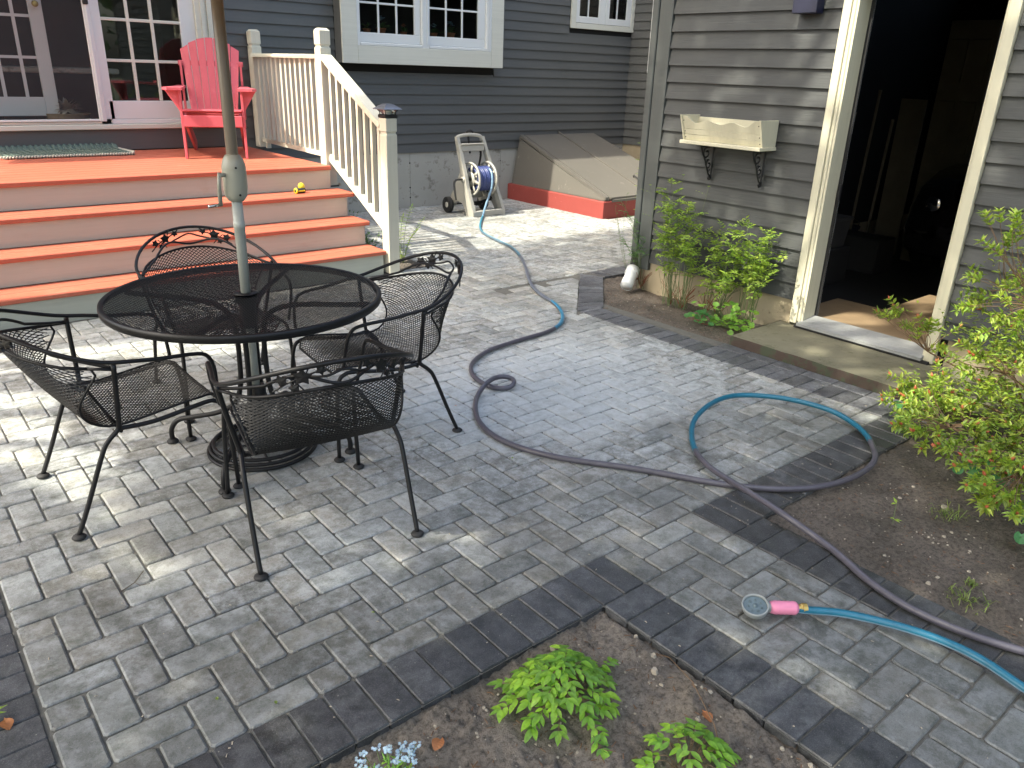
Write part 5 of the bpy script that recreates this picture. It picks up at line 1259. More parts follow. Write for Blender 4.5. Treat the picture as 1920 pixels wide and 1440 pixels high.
# ================================================================== PLANTS
def shade(rg, a=.75, b=1.2, warm=.12): k = rg.uniform(a, b); w_ = rg.uniform(-warm, warm); return (k*(1+w_), k, k*(1-w_))
def plant(name, lb, cat, loc, group=None): return tag(empty(name, loc), lb, cat, group)
def curve(p0, p1, sag, n=6):
    p0, p1 = Vector(p0), Vector(p1); out = []
    for i in range(n+1):
        t = i/n; p = p0.lerp(p1, t); p.z += sag*4*t*(1-t); out.append(p)
    return out
def frond(lm, sm, pts, L, W, n, rg, r=.0012, term=True, col=None, simple=True, droop=.15):
    if sm is not None: sm.tube(pts, [r*1.3]+[r]*(len(pts)-1), 4)
    for i in range(n):
        t = (i+1)/(n+.6); f = t*(len(pts)-1); k = min(int(f), len(pts)-2); p = pts[k].lerp(pts[k+1], f-k); d = (pts[k+1]-pts[k]).normalized()
        sd = d.cross(Vector((0, 0, 1))); sd = sd.normalized() if sd.length > .1 else Vector((1, 0, 0))
        for s_ in (1, -1):
            dd = (sd*s_+d*.55+Vector((0, 0, rg.uniform(-.15, .25)))).normalized(); q = L*(1-.35*abs(t-.45))*rg.uniform(.8, 1.15)
            lm.leaf(p, dd, Vector((0, 0, 1))+d*.2, q, q*W, .12, droop, col or shade(rg), simple)
    if term: lm.leaf(pts[-1], (pts[-1]-pts[-2]), (0, 0, 1), L*1.1, L*W, .12, droop, col or shade(rg), simple)

# --- azalea
rg = random.Random(21)
AZ = [[2.217, -0.42, 0.112], [2.49, -0.61, 0.112], [2.849, -0.503, 0.128], [2.492, 0.081, 0.201], [2.833, -0.152, 0.86], [2.129, 0.025, 0.177], [2.168, -0.341, 0.199], [2.712, -0.546, 0.107], [2.432, -0.416, 0.756], [2.385, -0.27, 0.669], [2.391, -0.435, 0.492], [2.11, -0.319, 0.163], [1.735, -0.664, 0.204], [2.632, -0.306, 0.591], [1.829, -0.185, 0.107], [2.426, -0.471, 0.703], [1.814, -0.461, 0.195], [2.138, -0.557, 0.103], [1.506, -0.647, 0.17], [2.387, -0.541, 0.426], [2.473, -0.566, 0.433], [2.452, 0.056, 0.127], [2.151, -0.184, 0.558], [1.601, -0.517, 0.193], [1.568, -0.722, 0.139], [2.5, -0.244, 0.996], [3.019, 0.256, 0.205], [1.538, -0.812, 0.158], [2.139, -0.325, 0.117], [2.411, -0.28, 0.411], [1.775, -0.684, 0.168], [2.208, -0.562, 0.119], [2.141, -0.478, 0.129], [2.547, -0.225, 0.721], [2.241, -0.51, 0.223], [2.582, -0.558, 0.217], [2.147, -0.093, 0.122], [2.675, -0.433, 0.15], [2.325, -0.113, 0.13], [2.875, -0.273, 0.567], [2.667, -0.496, 0.105], [2.587, -0.513, 0.415], [2.736, -0.45, 0.43], [2.147, -0.509, 0.186], [2.712, -0.366, 0.233], [2.458, -0.131, 0.138], [2.107, -0.451, 0.191], [2.731, -0.1, 0.766], [2.534, -0.077, 1.061], [2.383, -0.112, 0.171], [2.602, -0.06, 0.971], [2.664, 0.032, 0.109], [2.848, -0.3, 0.462], [2.231, -0.296, 0.654], [2.981, -0.12, 0.117], [2.423, -0.591, 0.336], [2.367, 0.167, 0.161], [2.258, 0.068, 0.108], [2.308, -0.065, 0.478], [2.339, -0.563, 0.366], [2.482, -0.546, 0.483], [2.539, -0.041, 0.67], [2.186, 0.062, 0.142], [1.795, -0.287, 0.118], [2.346, -0.331, 0.828], [2.297, -0.058, 0.18], [2.674, -0.266, 0.167], [2.367, -0.013, 0.278], [2.476, 0.03, 0.246], [1.914, -0.292, 0.144], [1.526, -0.535, 0.112], [2.63, -0.323, 0.496], [2.434, -0.393, 0.224], [2.461, -0.455, 0.631], [2.373, -0.361, 0.902], [2.869, -0.162, 1.008], [2.363, -0.324, 0.54], [1.595, -0.735, 0.191], [2.544, -0.128, 0.248], [1.733, -0.539, 0.199], [2.116, -0.546, 0.313], [1.567, -0.726, 0.1], [2.875, -0.037, 1.015], [2.272, -0.01, 0.103], [2.369, -0.229, 0.966], [2.248, -0.281, 0.579], [2.2, -0.177, 1.103], [1.659, -0.686, 0.192], [2.652, 0.043, 0.585], [1.379, -0.605, 0.167], [2.19, 0.032, 0.135], [2.671, -0.473, 0.323], [2.268, -0.019, 0.271], [2.223, -0.436, 0.473], [2.756, -0.155, 0.839], [2.715, -0.058, 0.975], [2.907, -0.002, 0.688], [2.833, 0.051, 0.539], [2.253, -0.64, 0.285], [1.781, -0.587, 0.192], [2.316, -0.251, 0.65], [2.249, -0.113, 0.202], [2.689, -0.442, 0.149], [1.61, -0.475, 0.151], [2.75, -0.185, 0.176], [1.804, -0.426, 0.206], [1.55, -0.531, 0.14], [2.192, -0.163, 0.475], [2.91, 0.159, 0.384], [2.951, 0.206, 0.998], [2.327, -0.419, 0.192], [2.721, -0.148, 0.66], [2.285, -0.277, 0.944], [2.36, -0.001, 0.388], [2.155, -0.512, 0.205], [2.185, -0.07, 0.102], [2.997, -0.106, 0.358], [2.141, -0.441, 0.649], [2.186, -0.201, 0.666], [1.317, -0.622, 0.201], [2.177, -0.168, 0.375], [1.509, -0.601, 0.143], [2.116, -0.437, 0.926], [2.626, -0.136, 0.342], [2.401, -0.108, 0.142], [2.513, -0.415, 0.73], [2.206, -0.395, 0.892], [1.908, -0.633, 0.173], [2.271, -0.178, 0.281], [1.843, -0.279, 0.147], [2.68, -0.5, 0.162], [2.851, -0.084, 0.359], [1.525, -0.684, 0.129], [2.847, -0.133, 0.676], [2.127, -0.112, 0.127], [2.147, -0.136, 1.124], [1.652, -0.786, 0.141], [2.111, -0.085, 0.679], [1.847, -0.514, 0.129], [1.849, -0.14, 0.159], [2.499, -0.478, 0.513], [1.987, -0.344, 0.107], [2.849, 0.032, 0.917], [2.911, -0.086, 0.275], [2.791, -0.056, 0.513], [1.937, -0.685, 0.141], [2.135, -0.509, 0.555], [1.595, -0.691, 0.185], [2.728, -0.272, 0.635], [2.808, -0.433, 0.159], [2.235, -0.265, 0.304], [2.125, -0.099, 0.7], [2.169, -0.297, 0.141], [2.508, -0.573, 0.171], [1.812, -0.478, 0.168], [2.295, -0.352, 0.167], [2.132, -0.414, 0.105], [1.814, -0.243, 0.199], [2.634, -0.398, 0.109], [2.61, -0.53, 0.135], [2.273, -0.449, 0.319], [1.479, -0.584, 0.181], [2.462, -0.563, 0.418], [2.201, 0.002, 0.105], [2.456, -0.542, 0.302], [1.899, -0.059, 0.148], [2.916, -0.17, 0.492], [2.393, -0.005, 0.113], [2.244, 0.035, 0.117], [1.86, -0.499, 0.113], [2.491, -0.312, 0.537], [1.478, -0.595, 0.174], [2.501, 0.026, 0.105], [2.376, 0.164, 0.166], [2.459, -0.296, 0.158], [2.546, -0.165, 1.045], [1.545, -0.793, 0.173], [2.807, -0.431, 0.119], [2.044, -0.118, 0.117], [2.797, -0.004, 0.926], [2.017, -0.582, 0.121], [1.702, -0.673, 0.105], [1.34, -0.71, 0.195], [2.285, -0.239, 0.125], [2.208, -0.223, 0.63], [2.729, -0.114, 0.509], [2.202, -0.523, 0.191], [2.019, -0.251, 0.109], [2.559, 0.068, 0.634], [2.119, -0.519, 0.106], [2.146, -0.528, 0.516], [2.713, 0.104, 0.693], [2.455, -0.571, 0.427], [1.554, -0.421, 0.206], [2.115, -0.42, 0.719], [2.149, -0.155, 0.4], [2.179, -0.182, 0.474], [2.149, -0.403, 0.492], [1.787, -0.368, 0.16], [1.607, -0.606, 0.138], [2.122, -0.21, 1.125], [2.904, -0.239, 0.444], [1.669, -0.75, 0.166], [2.818, -0.261, 0.901], [2.532, 0.028, 0.68], [2.119, -0.133, 0.153], [1.761, -0.769, 0.185], [2.225, -0.621, 0.41], [1.755, -0.269, 0.167], [2.577, -0.228, 0.917], [2.439, -0.239, 0.593], [2.796, -0.065, 0.108], [2.245, -0.012, 0.245], [2.116, -0.379, 0.142], [2.101, -0.322, 0.165], [2.564, -0.33, 0.525], [1.808, -0.532, 0.2], [2.455, 0.014, 1.06], [2.702, 0.141, 0.309], [2.588, -0.431, 0.625], [1.663, -0.686, 0.105], [2.458, -0.37, 0.381], [2.608, -0.398, 0.724], [2.423, -0.31, 0.97], [2.27, -0.232, 0.318], [2.174, -0.555, 0.18], [2.426, -0.49, 0.272], [2.342, -0.208, 0.801], [2.925, -0.34, 0.425], [1.486, -0.559, 0.202], [2.763, 0.006, 0.907], [2.255, -0.352, 0.288], [1.763, -0.069, 0.197], [1.694, -0.62, 0.13], [2.147, 0.091, 0.103], [1.513, -0.576, 0.157], [2.41, -0.149, 0.161], [2.212, -0.291, 0.153], [1.452, -0.634, 0.191], [2.593, 0.115, 0.259], [2.709, -0.457, 0.308], [1.887, -0.362, 0.117], [2.679, -0.339, 0.753], [1.376, -0.709, 0.194], [2.195, -0.394, 0.734], [1.792, -0.569, 0.144], [2.369, -0.129, 0.138], [1.438, -0.514, 0.2], [2.196, -0.548, 0.53], [2.125, -0.092, 0.835], [2.199, -0.214, 0.757], [1.533, -0.578, 0.106], [2.594, -0.204, 0.967], [2.35, -0.202, 0.5], [2.573, 0.06, 0.769], [2.683, -0.408, 0.584], [2.846, -0.348, 0.631], [2.149, -0.149, 0.969], [2.508, -0.496, 0.509], [2.56, -0.51, 0.33], [1.772, -0.274, 0.179], [1.957, -0.373, 0.142], [2.126, -0.494, 0.189], [2.533, -0.13, 0.126], [1.794, -0.15, 0.195], [2.428, -0.143, 0.765], [2.44, -0.044, 0.169], [1.678, -0.504, 0.109], [2.486, -0.328, 0.974], [2.145, 0.028, 0.106], [2.39, -0.53, 0.238], [2.307, -0.542, 0.242], [2.755, -0.282, 0.327], [1.827, -0.531, 0.189], [2.244, -0.556, 0.111], [2.286, -0.054, 0.965], [2.693, -0.178, 0.515], [2.153, -0.403, 0.121], [2.776, 0.085, 0.569], [2.512, -0.058, 0.147], [2.113, -0.28, 0.178], [1.753, -0.422, 0.156], [2.219, -0.563, 0.128], [2.747, -0.418, 0.185], [2.118, -0.572, 0.392], [2.77, 0.091, 0.58], [2.47, -0.21, 0.827], [2.124, -0.184, 0.583], [1.937, -0.37, 0.133], [2.555, -0.509, 0.15], [2.882, 0.278, 0.391], [2.788, 0.277, 0.397], [2.886, 0.52, 0.396], [2.779, 0.331, 0.417], [2.911, 0.3, 0.355], [2.784, 0.317, 0.35], [2.915, 0.466, 0.326], [2.913, 0.578, 0.359], [2.814, 0.283, 0.406], [2.812, 0.191, 0.282], [2.839, 0.39, 0.348], [2.84, 0.588, 0.375], [2.768, 0.508, 0.403], [2.819, 0.523, 0.47], [2.886, 0.516, 0.415], [2.924, 0.341, 0.352], [2.344, 0.211, 0.124], [2.224, 0.088, 0.164], [2.156, -0.058, 0.151], [2.108, -0.024, 0.134], [2.285, 0.152, 0.209], [2.231, -0.021, 0.215], [2.076, -0.018, 0.149], [1.791, -0.091, 0.202], [2.095, -0.059, 0.345], [2.339, 0.098, 0.156], [2.227, 0.199, 0.13], [1.918, -0.069, 0.117], [1.784, -0.149, 0.188], [2.275, 0.119, 0.151], [1.961, -0.007, 0.106], [2.419, 0.02, 0.123], [2.461, 0.039, 0.206], [2.134, -0.023, 0.184], [2.223, 0.187, 0.105], [2.299, 0.156, 0.157], [2.088, 0.034, 0.118], [2.5, 0.293, 0.151], [2.296, 0.074, 0.19], [2.248, 0.06, 0.109], [2.207, 0.0, 0.213], [2.564, 0.198, 0.117]]
az = plant('azalea_bush', 'sprawling azalea bush with coral buds beside the garage door', 'shrub', (2.72, -.38, 0))
root = Vector((2.72, -.38, 0)); T = [Vector(p) for p in AZ]
# farthest point limbs
limbs = [T[0]]
while len(limbs) < 20: limbs.append(max(T, key=lambda p: min((p-q).length for q in limbs)))
sm = MB(); lm = MB(); bm_ = MB(); mids = []
for q in limbs:
    m_ = root.lerp(q, .62)+Vector((rg.uniform(-.05, .05), rg.uniform(-.05, .05), .02)); mids.append(m_)
    sm.tube(smooth_pts([root+Vector((rg.uniform(-.05, .05), rg.uniform(-.05, .05), -.02)), root.lerp(m_, .5)+Vector((rg.uniform(-.04, .04), rg.uniform(-.04, .04), .05)), m_], 4), [.009-.005*k/8 for k in range(9)], 5)
for q in T:
    m_ = min(mids, key=lambda s_: (s_-q).length)
    c = (m_+q)/2+Vector((rg.uniform(-.04, .04), rg.uniform(-.04, .04), rg.uniform(-.02, .03)))
    pts_ = smooth_pts([m_, c, q], 4); sm.tube(pts_, [.0026-.0016*k/8 for k in range(9)], 4)
    d = (q-c).normalized()
    for w_ in range(3):
        base_ = q-d*.026*w_; nl = rg.randint(6, 8)
        for k in range(nl):
            a = 2*pi*k/nl+rg.random(); o_ = d.orthogonal().normalized(); o_ = Matrix.Rotation(a, 3, d) @ o_
            dd = (o_+d*rg.uniform(.15, .9)+Vector((0, 0, .35))).normalized(); L_ = rg.uniform(.026, .046)
            lm.leaf(base_, dd, (0, 0, 1), L_, L_*.42, .15, .12, shade(rg, .6, 1.25, .16), True)
    if rg.random() < .6 and q.z < .62:
        for k in range(rg.randint(1, 2)):
            dd = (d+Vector((rg.uniform(-.5, .5), rg.uniform(-.5, .5), .6))).normalized(); p = q+dd*.004; Mq = dd.to_track_quat('Z', 'Y').to_matrix()
            bm_.lathe([(.002, 0), (.0058, .006), (.0062, .012), (.0035, .019), (.0006, .025)], 6, p, Mq)
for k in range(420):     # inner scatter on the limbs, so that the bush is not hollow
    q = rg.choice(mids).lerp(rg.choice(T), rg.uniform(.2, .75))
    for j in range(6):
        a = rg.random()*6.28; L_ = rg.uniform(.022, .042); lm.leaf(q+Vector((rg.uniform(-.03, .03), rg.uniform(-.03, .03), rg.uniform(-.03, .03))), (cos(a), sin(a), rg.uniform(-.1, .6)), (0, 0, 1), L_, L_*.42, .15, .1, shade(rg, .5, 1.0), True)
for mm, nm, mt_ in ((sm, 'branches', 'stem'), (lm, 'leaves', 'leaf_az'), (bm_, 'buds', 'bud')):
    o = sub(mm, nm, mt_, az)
    if nm == 'buds': o['kind'] = 'stuff'

# --- tall leafy perennials along the garage wall
G_ = {"tall": [[2.918, 2.31, 0.496], [2.859, 2.124, 0.101], [2.858, 2.188, 0.562], [3.096, 2.457, 0.732], [2.866, 2.18, 0.74], [3.059, 2.061, 0.148], [2.892, 2.003, 0.758], [2.894, 2.241, 0.884], [2.853, 1.97, 0.57], [3.063, 2.265, 0.168], [3.078, 2.104, 0.309], [2.993, 2.158, 0.617], [2.88, 2.189, 0.558], [2.942, 2.343, 0.711], [3.059, 2.026, 0.543], [2.931, 2.006, 0.469], [3.009, 2.25, 0.658], [2.924, 1.93, 0.312], [2.851, 2.056, 0.776], [2.901, 2.214, 0.749], [2.92, 2.032, 0.472], [3.08, 2.173, 0.76], [3.026, 2.353, 0.393], [3.068, 2.127, 0.524], [2.87, 1.996, 0.393], [2.986, 2.305, 0.52], [2.937, 2.273, 0.283], [3.06, 2.228, 0.476], [3.001, 2.254, 0.443], [2.92, 2.069, 0.698], [3.011, 2.183, 0.419], [2.99, 2.335, 0.532], [3.082, 2.423, 0.817], [2.924, 2.325, 0.494]], "tall2": [[3.077, 1.908, 0.521], [2.855, 1.413, 0.497], [3.074, 1.875, 0.607], [2.97, 1.673, 0.666], [2.969, 1.49, 0.406], [3.089, 1.639, 0.325], [2.933, 1.569, 0.432], [3.004, 1.54, 0.616], [3.081, 1.598, 0.402], [3.026, 1.503, 0.403], [3.005, 1.791, 0.409], [2.907, 1.816, 0.323], [3.031, 1.655, 0.492], [3.085, 1.533, 0.545], [3.098, 1.725, 0.442], [3.089, 1.779, 0.334], [3.013, 1.874, 0.28], [3.065, 1.62, 0.32], [3.004, 1.857, 0.481], [3.051, 1.496, 0.238], [3.087, 1.69, 0.218], [3.042, 1.526, 0.636], [3.009, 1.602, 0.412], [3.093, 1.452, 0.402], [3.014, 1.647, 0.515], [2.919, 1.725, 0.224], [2.91, 1.663, 0.317], [3.074, 1.573, 0.474], [2.915, 1.608, 0.638], [3.085, 1.776, 0.298], [2.923, 1.696, 0.672], [2.879, 1.481, 0.571], [2.886, 1.568, 0.685], [2.986, 1.632, 0.344], [3.087, 1.488, 0.648], [2.956, 1.848, 0.213], [2.852, 1.367, 0.391], [3.077, 1.808, 0.496], [2.926, 1.301, 0.554], [2.98, 1.888, 0.518]], "fern": [[3.292, 2.783, 0.448], [3.267, 2.756, 0.457], [3.166, 2.719, 0.409], [3.012, 2.55, 0.14], [3.251, 2.705, 0.261], [3.172, 2.66, 0.449], [3.211, 2.833, 0.553], [3.197, 2.736, 0.508], [3.278, 2.768, 0.508], [3.163, 2.682, 0.609], [3.194, 2.573, 0.346], [3.239, 2.708, 0.168]]}
def perennial(lb, tips, bases, mat, seed, L=.037, dead=True, group='leafy perennials along the garage wall', sc=1.0):
    rg = random.Random(seed); b0 = bases[0]; t = plant('perennial', lb, 'plant', (b0[0], b0[1], 0), group); sm, lm = MB(), MB()
    for p in tips:
        p = Vector(p); b_ = Vector((*min(bases, key=lambda q: abs(q[1]-p.y)), 0))+Vector((rg.uniform(-.035, .035), rg.uniform(-.05, .05), 0))
        if p.x > 3.14: p.x = 3.12
        m_ = b_.lerp(p, .55)+Vector((rg.uniform(-.02, .02), rg.uniform(-.03, .03), .05)); pts_ = smooth_pts([b_, m_, p], 4); sm.tube(pts_, [.0028-.0016*k/8 for k in range(9)], 4)
        for u_ in (1, .86, .72, .58):
            f = u_*8; k = min(int(f), 7); q = pts_[k].lerp(pts_[k+1], f-k)
            if q.z < .18*sc: continue
            for j in range(2):
                a = rg.random()*6.28; dd = Vector((cos(a), sin(a), rg.uniform(-.2, 1.5))); dd.x = -abs(dd.x) if q.x > 3.08 else dd.x
                e_ = q+dd.normalized()*rg.uniform(.055, .095)*sc
                if e_.x > 3.165: e_.x = 3.165
                frond(lm, sm, curve(q, e_, .008, 3), L, .50, 3, rg, .0008, simple=True)
    if dead:
        ds_ = MB()
        for k in range(26):
            b_ = rg.choice(bases); a = rg.random()*6.28; h = rg.uniform(.08, .2); ds_.tube([(b_[0], b_[1], 0), (b_[0]+.04*cos(a), b_[1]+.04*sin(a), h*.6), (b_[0]+.09*cos(a), b_[1]+.09*sin(a), h)], .0016, 4)
        sub(ds_, 'dead_stalks', 'deadstem', t)
    sub(sm, 'stems', 'gstem', t); sub(lm, 'leaves', mat, t)
tl = sorted(G_['tall'], key=lambda p: p[1]); t2 = sorted(G_['tall2'], key=lambda p: p[1]); cut = len(t2)//2
perennial('tallest yellow green plant under the window box', tl, [(3.0, 2.22), (2.98, 2.10)], 'leaf_fern', 5)
perennial('bushy yellow green plant right of the tallest one', t2[cut:], [(3.02, 1.80), (3.0, 1.9)], 'leaf_fern', 6)
perennial('plant nearest the door frame throwing its shadow on the boards', t2[:cut], [(3.04, 1.55), (3.04, 1.63)], 'leaf_fern', 8, dead=False)
perennial('dark feathery plant beside the white downspout elbow', [[3.16, 2.70, .42], [3.2, 2.78, .55], [3.12, 2.66, .36], [3.18, 2.86, .62], [3.1, 2.72, .30], [3.22, 2.82, .34], [3.08, 2.62, .28]], [(3.16, 2.66)], 'leaf_dark', 9, .024)
rg = random.Random(33); wsp = plant('wispy_stems', 'thin bare flower stems reaching up past the bracket', 'plant', (3.05, 2.3, 0), 'wispy stems by the garage corner'); sm = MB(); lm = MB()
for (bx, by, tx, ty, tz) in ((3.02, 2.2, 3.05, 2.27, .95), (3.0, 2.1, 3.04, 2.03, .90), (3.0, 2.25, 3.04, 2.42, .78), (2.95, 2.2, 2.98, 2.05, .70), (3.02, 2.3, 3.06, 2.58, .84)):
    pts_ = smooth_pts([(bx, by, 0), ((bx+tx)/2, (by+ty)/2+.02, tz*.5), (tx, ty, tz)], 5); sm.tube(pts_, .0013, 4)
    for k in range(5, 11):
        q = pts_[k]; a = rg.random()*6.28; e_ = q+Vector((-abs(cos(a))*.05, sin(a)*.08, .02)); 
        if k % 2: frond(lm, sm, curve(q, e_, .005, 2), .016, .4, 2, rg, .0006)
    for j in range(6): a = j*1.05; lm.leaf(pts_[-1], (cos(a), sin(a), .5), (0, 0, 1), .014, .008, col=shade(rg), simple=True)
sub(sm, 'stems', 'gstem', wsp); sub(lm, 'leaves', 'leaf_fern', wsp)
cr = plant('climbing_shoot', 'bright green shoot beyond the garage corner beside the bulkhead', 'plant', (4.1, 3.5, 0)); sm = MB(); lm = MB()
for k in range(4):
    p1 = (4.05+.05*k, 3.55+.03*k, .78+.07*k); pts_ = smooth_pts([(4.12, 3.5, 0), (4.1, 3.53, .4), p1], 4); sm.tube(pts_, .002, 4)
    for q in pts_[3:]:
        for j in range(2): a = rg.random()*6.28; frond(lm, None, curve(q, q+Vector((cos(a)*.06, sin(a)*.06, .03)), .01, 2), .03, .5, 2, rg)
sub(sm, 'stems', 'gstem', cr); sub(lm, 'leaves', 'leaf_fern', cr)
ws = plant('wispy_stems', 'bare budding stems in front of the red bulkhead base', 'plant', (3.2, 2.95, 0), 'wispy stems by the garage corner'); sm = MB(); lm = MB()
for tx, ty, tz in ((3.12, 2.98, .62), (3.2, 3.02, .50), (3.05, 2.88, .55), (3.22, 2.95, .72)):
    pts_ = smooth_pts([(3.18, 2.80, 0), (3.16, 2.9, tz*.5), (tx, ty, tz)], 4); sm.tube(pts_, .0013, 4)
    for q in pts_[3:]: a = rg.random()*6.28; lm.leaf(q, (cos(a), sin(a), .3), (0, 0, 1), .018, .010, col=shade(rg), simple=True)
sub(sm, 'stems', 'gstem', ws); sub(lm, 'leaves', 'leaf_dark', ws)

# --- round leaved ground plants
def round_leaf(mb, c, nrm, s_, rot=0, heart=True, col=None):
    nrm = Vector(nrm).normalized(); u = nrm.orthogonal().normalized(); u = Matrix.Rotation(rot, 3, nrm) @ u; v = nrm.cross(u); n = 12; ring = []
    for k in range(n):
        a = 2*pi*k/n; r_ = s_*(1-.16*cos(a)) if heart else s_; r_ *= (.55 if k == 0 and heart else 1)
        ring.append(Vector(c)+u*(r_*cos(a)*-1)+v*r_*sin(a)*.92+nrm*(.12*s_*abs(sin(a))))
    mb.quadmesh([Vector(c)-nrm*.08*s_]+ring, [(0, 1+k, 1+(k+1) % n) for k in range(n)], col=col)
def leaf_obj(parent, mesh_fn, p, mat, name='leaf'):
    pass
gp_ = plant('ground_plant', 'low bright green plant with scalloped leaves beside the concrete step', 'plant', (2.86, 1.55, 0)); rg = random.Random(4); sm = MB(); lm = MB()
for k in range(80):
    x_, y_ = rg.gauss(2.86, .07), rg.gauss(1.57, .12); z_ = rg.uniform(.02, .16)
    if y_ < 1.40 or x_ < 2.6: x_, y_ = 2.83, 1.55
    sm.tube([(2.88, 1.58, 0), (x_, y_, z_)], .0011, 4); round_leaf(lm, (x_, y_, z_), (rg.uniform(-.7, .2), rg.uniform(-.7, .2), 1), rg.uniform(.012, .026), rg.random()*6, True, shade(rg, .8, 1.35))
sub(sm, 'stems', 'gstem', gp_); sub(lm, 'leaves', 'leaf_big', gp_)
vp = plant('ground_plant', 'round leaved plant with pinkish stems under the perennials', 'plant', (2.78, 1.75, 0)); sm = MB(); lm = MB()
for k in range(22):
    x_, y_ = rg.gauss(2.76, .06), rg.gauss(1.78, .07); z_ = rg.uniform(.02, .09); sm.tube([(2.8, 1.76, 0), (x_, y_, z_)], .0012, 4); round_leaf(lm, (x_, y_, z_), (rg.uniform(-.5, .1), rg.uniform(-.5, .1), 1), rg.uniform(.014, .028), rg.random()*6, True, shade(rg, .8, 1.2))
sub(sm, 'stems', 'deadstem', vp); sub(lm, 'leaves', 'leaf_heart', vp)
def heart_plant(lb, c, leaves, seed):
    rg = random.Random(seed); t = plant('violet_plant', lb, 'plant', (c[0], c[1], 0), 'heart leaved plants on the right bed'); sm = MB()
    for (dx, dy, z_, s_) in leaves:
        x_, y_ = c[0]+dx, c[1]+dy; sm.tube([(c[0], c[1], 0), ((c[0]+x_)/2, (c[1]+y_)/2, z_*.7), (x_, y_, z_)], .0014, 4)
        lm = MB(); round_leaf(lm, (x_, y_, z_), (rg.uniform(-.7, -.1), rg.uniform(-.6, 0), 1), s_, rg.random()*6, True, shade(rg, .85, 1.15)); sub(lm, 'leaf', 'leaf_heart', t)
    sub(sm, 'stems', 'gstem', t)
heart_plant('cluster of heart shaped leaves under the azalea edge', (1.93, -.42), [(-.06, .02, .05, .032), (.0, .05, .06, .030), (-.02, -.06, .05, .036), (.06, .0, .07, .030), (-.11, -.03, .03, .026), (.08, -.09, .06, .034), (.10, .06, .08, .03), (-.05, .09, .05, .024)], 1)
heart_plant('lower group of heart leaves at the right photo edge', (1.60, -.78), [(-.05, .0, .05, .036), (.0, .06, .08, .038), (-.02, -.07, .05, .030), (.05, .02, .09, .034), (-.08, .07, .04, .026), (.06, -.06, .07, .032), (-.12, .02, .05, .028), (.02, .12, .1, .034)], 2)
heart_plant('small heart leaves peeping out behind the azalea twigs', (2.30, .10), [(-.05, .0, .05, .024), (.0, .05, .08, .026), (-.03, -.05, .05, .024), (.05, .02, .09, .026)], 3)
# leafy runner at the right edge
rg = random.Random(17)
def tuft(lb, x_, y_, n, L, spread, mat='grass', name='grass_tuft', group='grass tufts on the right bed', cat='grass tuft'):
    t = plant(name, lb, cat, (x_, y_, 0), group); mb = MB(); z0 = -.012
    for k in range(n):
        a = rg.random()*6.28; r_ = rg.random()*spread*.5; h = L*rg.uniform(.5, 1); px_, py_ = x_+r_*cos(a), y_+r_*sin(a); a2 = rg.random()*6.28; w_ = .0016
        p0 = Vector((px_, py_, z0)); p2 = p0+Vector((cos(a2)*h*.8, sin(a2)*h*.8, h*.45)); p1 = p0.lerp(p2, .5)+Vector((0, 0, h*.35)); s_ = Vector((-sin(a2), cos(a2), 0))*w_; c = shade(rg)
        mb.quadmesh([p0-s_, p0+s_, p1+s_, p1-s_, p2], [(0, 1, 2, 3), (3, 2, 4)], col=c)
    sub(mb, 'blades', mat, t)
tuft('thin sprawling grass tuft in the middle of the right bed', 1.54, -.45, 46, .075, .14)
tuft('pale straw coloured grass tuft near the hose at the right edge', 1.02, -.72, 60, .05, .16)
tuft('small round green grass tuft above the straw one', 1.13, -.70, 40, .035, .04)
tuft('broad bladed green tuft below the heart leaves', 1.44, -.85, 26, .10, .06)
tuft('yellow green blades at the foot of the garage step', 2.84, 1.44, 26, .08, .07)
sd = plant('seedling', 'single two leaved seedling on the bare right bed', 'seedling', (1.30, -.335, 0)); lm = MB(); sm = MB()
sm.tube([(1.30, -.335, -.01), (1.305, -.33, .035), (1.315, -.325, .075)], .0014, 4)
for p, d in (((1.30, -.335, .01), (-.3, -.8, .3)), ((1.30, -.335, .01), (.5, -.8, .2)), ((1.315, -.325, .072), (-1, .3, .4)), ((1.315, -.325, .072), (.4, .6, .6)), ((1.30, -.335, .012), (-.8, .1, .6))): lm.leaf(p, d, (0, 0, 1), .032, .014, .1, .2, (1.2, 1.2, 1))
sub(sm, 'stem', 'gstem', sd); sub(lm, 'leaves', 'leaf_fern', sd)

# --- plants in the front bed: leaflets are objects of their own
def leaf_meshes(mat, L, W):
    out = []
    for k in range(3):
        mb = MB(); n = 4; w = W*(.9+.1*k); rows = []
        for i in range(n+1):
            t = i/n; ww = w*.5*sin(pi*min(1, t**.8))**.9 if 0 < t < 1 else 0; x_ = L*t; z_ = -L*(.10+.06*k)*t*t
            rows.append([(x_, -ww, z_+ww*.28), (x_, 0, z_), (x_, ww, z_+ww*.28)])
        vs = [rows[0][1]]+[p for r_ in rows[1:-1] for p in r_]+[rows[-1][1]]; fs = [(0, 1, 2), (0, 2, 3)]
        for i in range(n-2): a = 1+i*3; fs += [(a, a+3, a+4, a+1), (a+1, a+4, a+5, a+2)]
        a = 1+(n-2)*3; fs += [(a, len(vs)-1, a+1), (a+1, len(vs)-1, a+2)]
        mb.quadmesh(vs, fs, col=(.75+.25*k, .8+.2*k, .8)); out.append(mb.mesh('leaf', mat, True))
    return out
def leaflet_at(par, me, p, d, up, s_):
    d = Vector(d).normalized(); y = Vector(up).cross(d); y = y.normalized() if y.length > .01 else d.orthogonal().normalized(); z = d.cross(y)
    p = Vector(p)-par.location
    mw = Matrix(((d.x*s_, y.x*s_, z.x*s_, p.x), (d.y*s_, y.y*s_, z.y*s_, p.y), (d.z*s_, y.z*s_, z.z*s_, p.z), (0, 0, 0, 1)))
    return link('leaf', me, par, mw=mw)
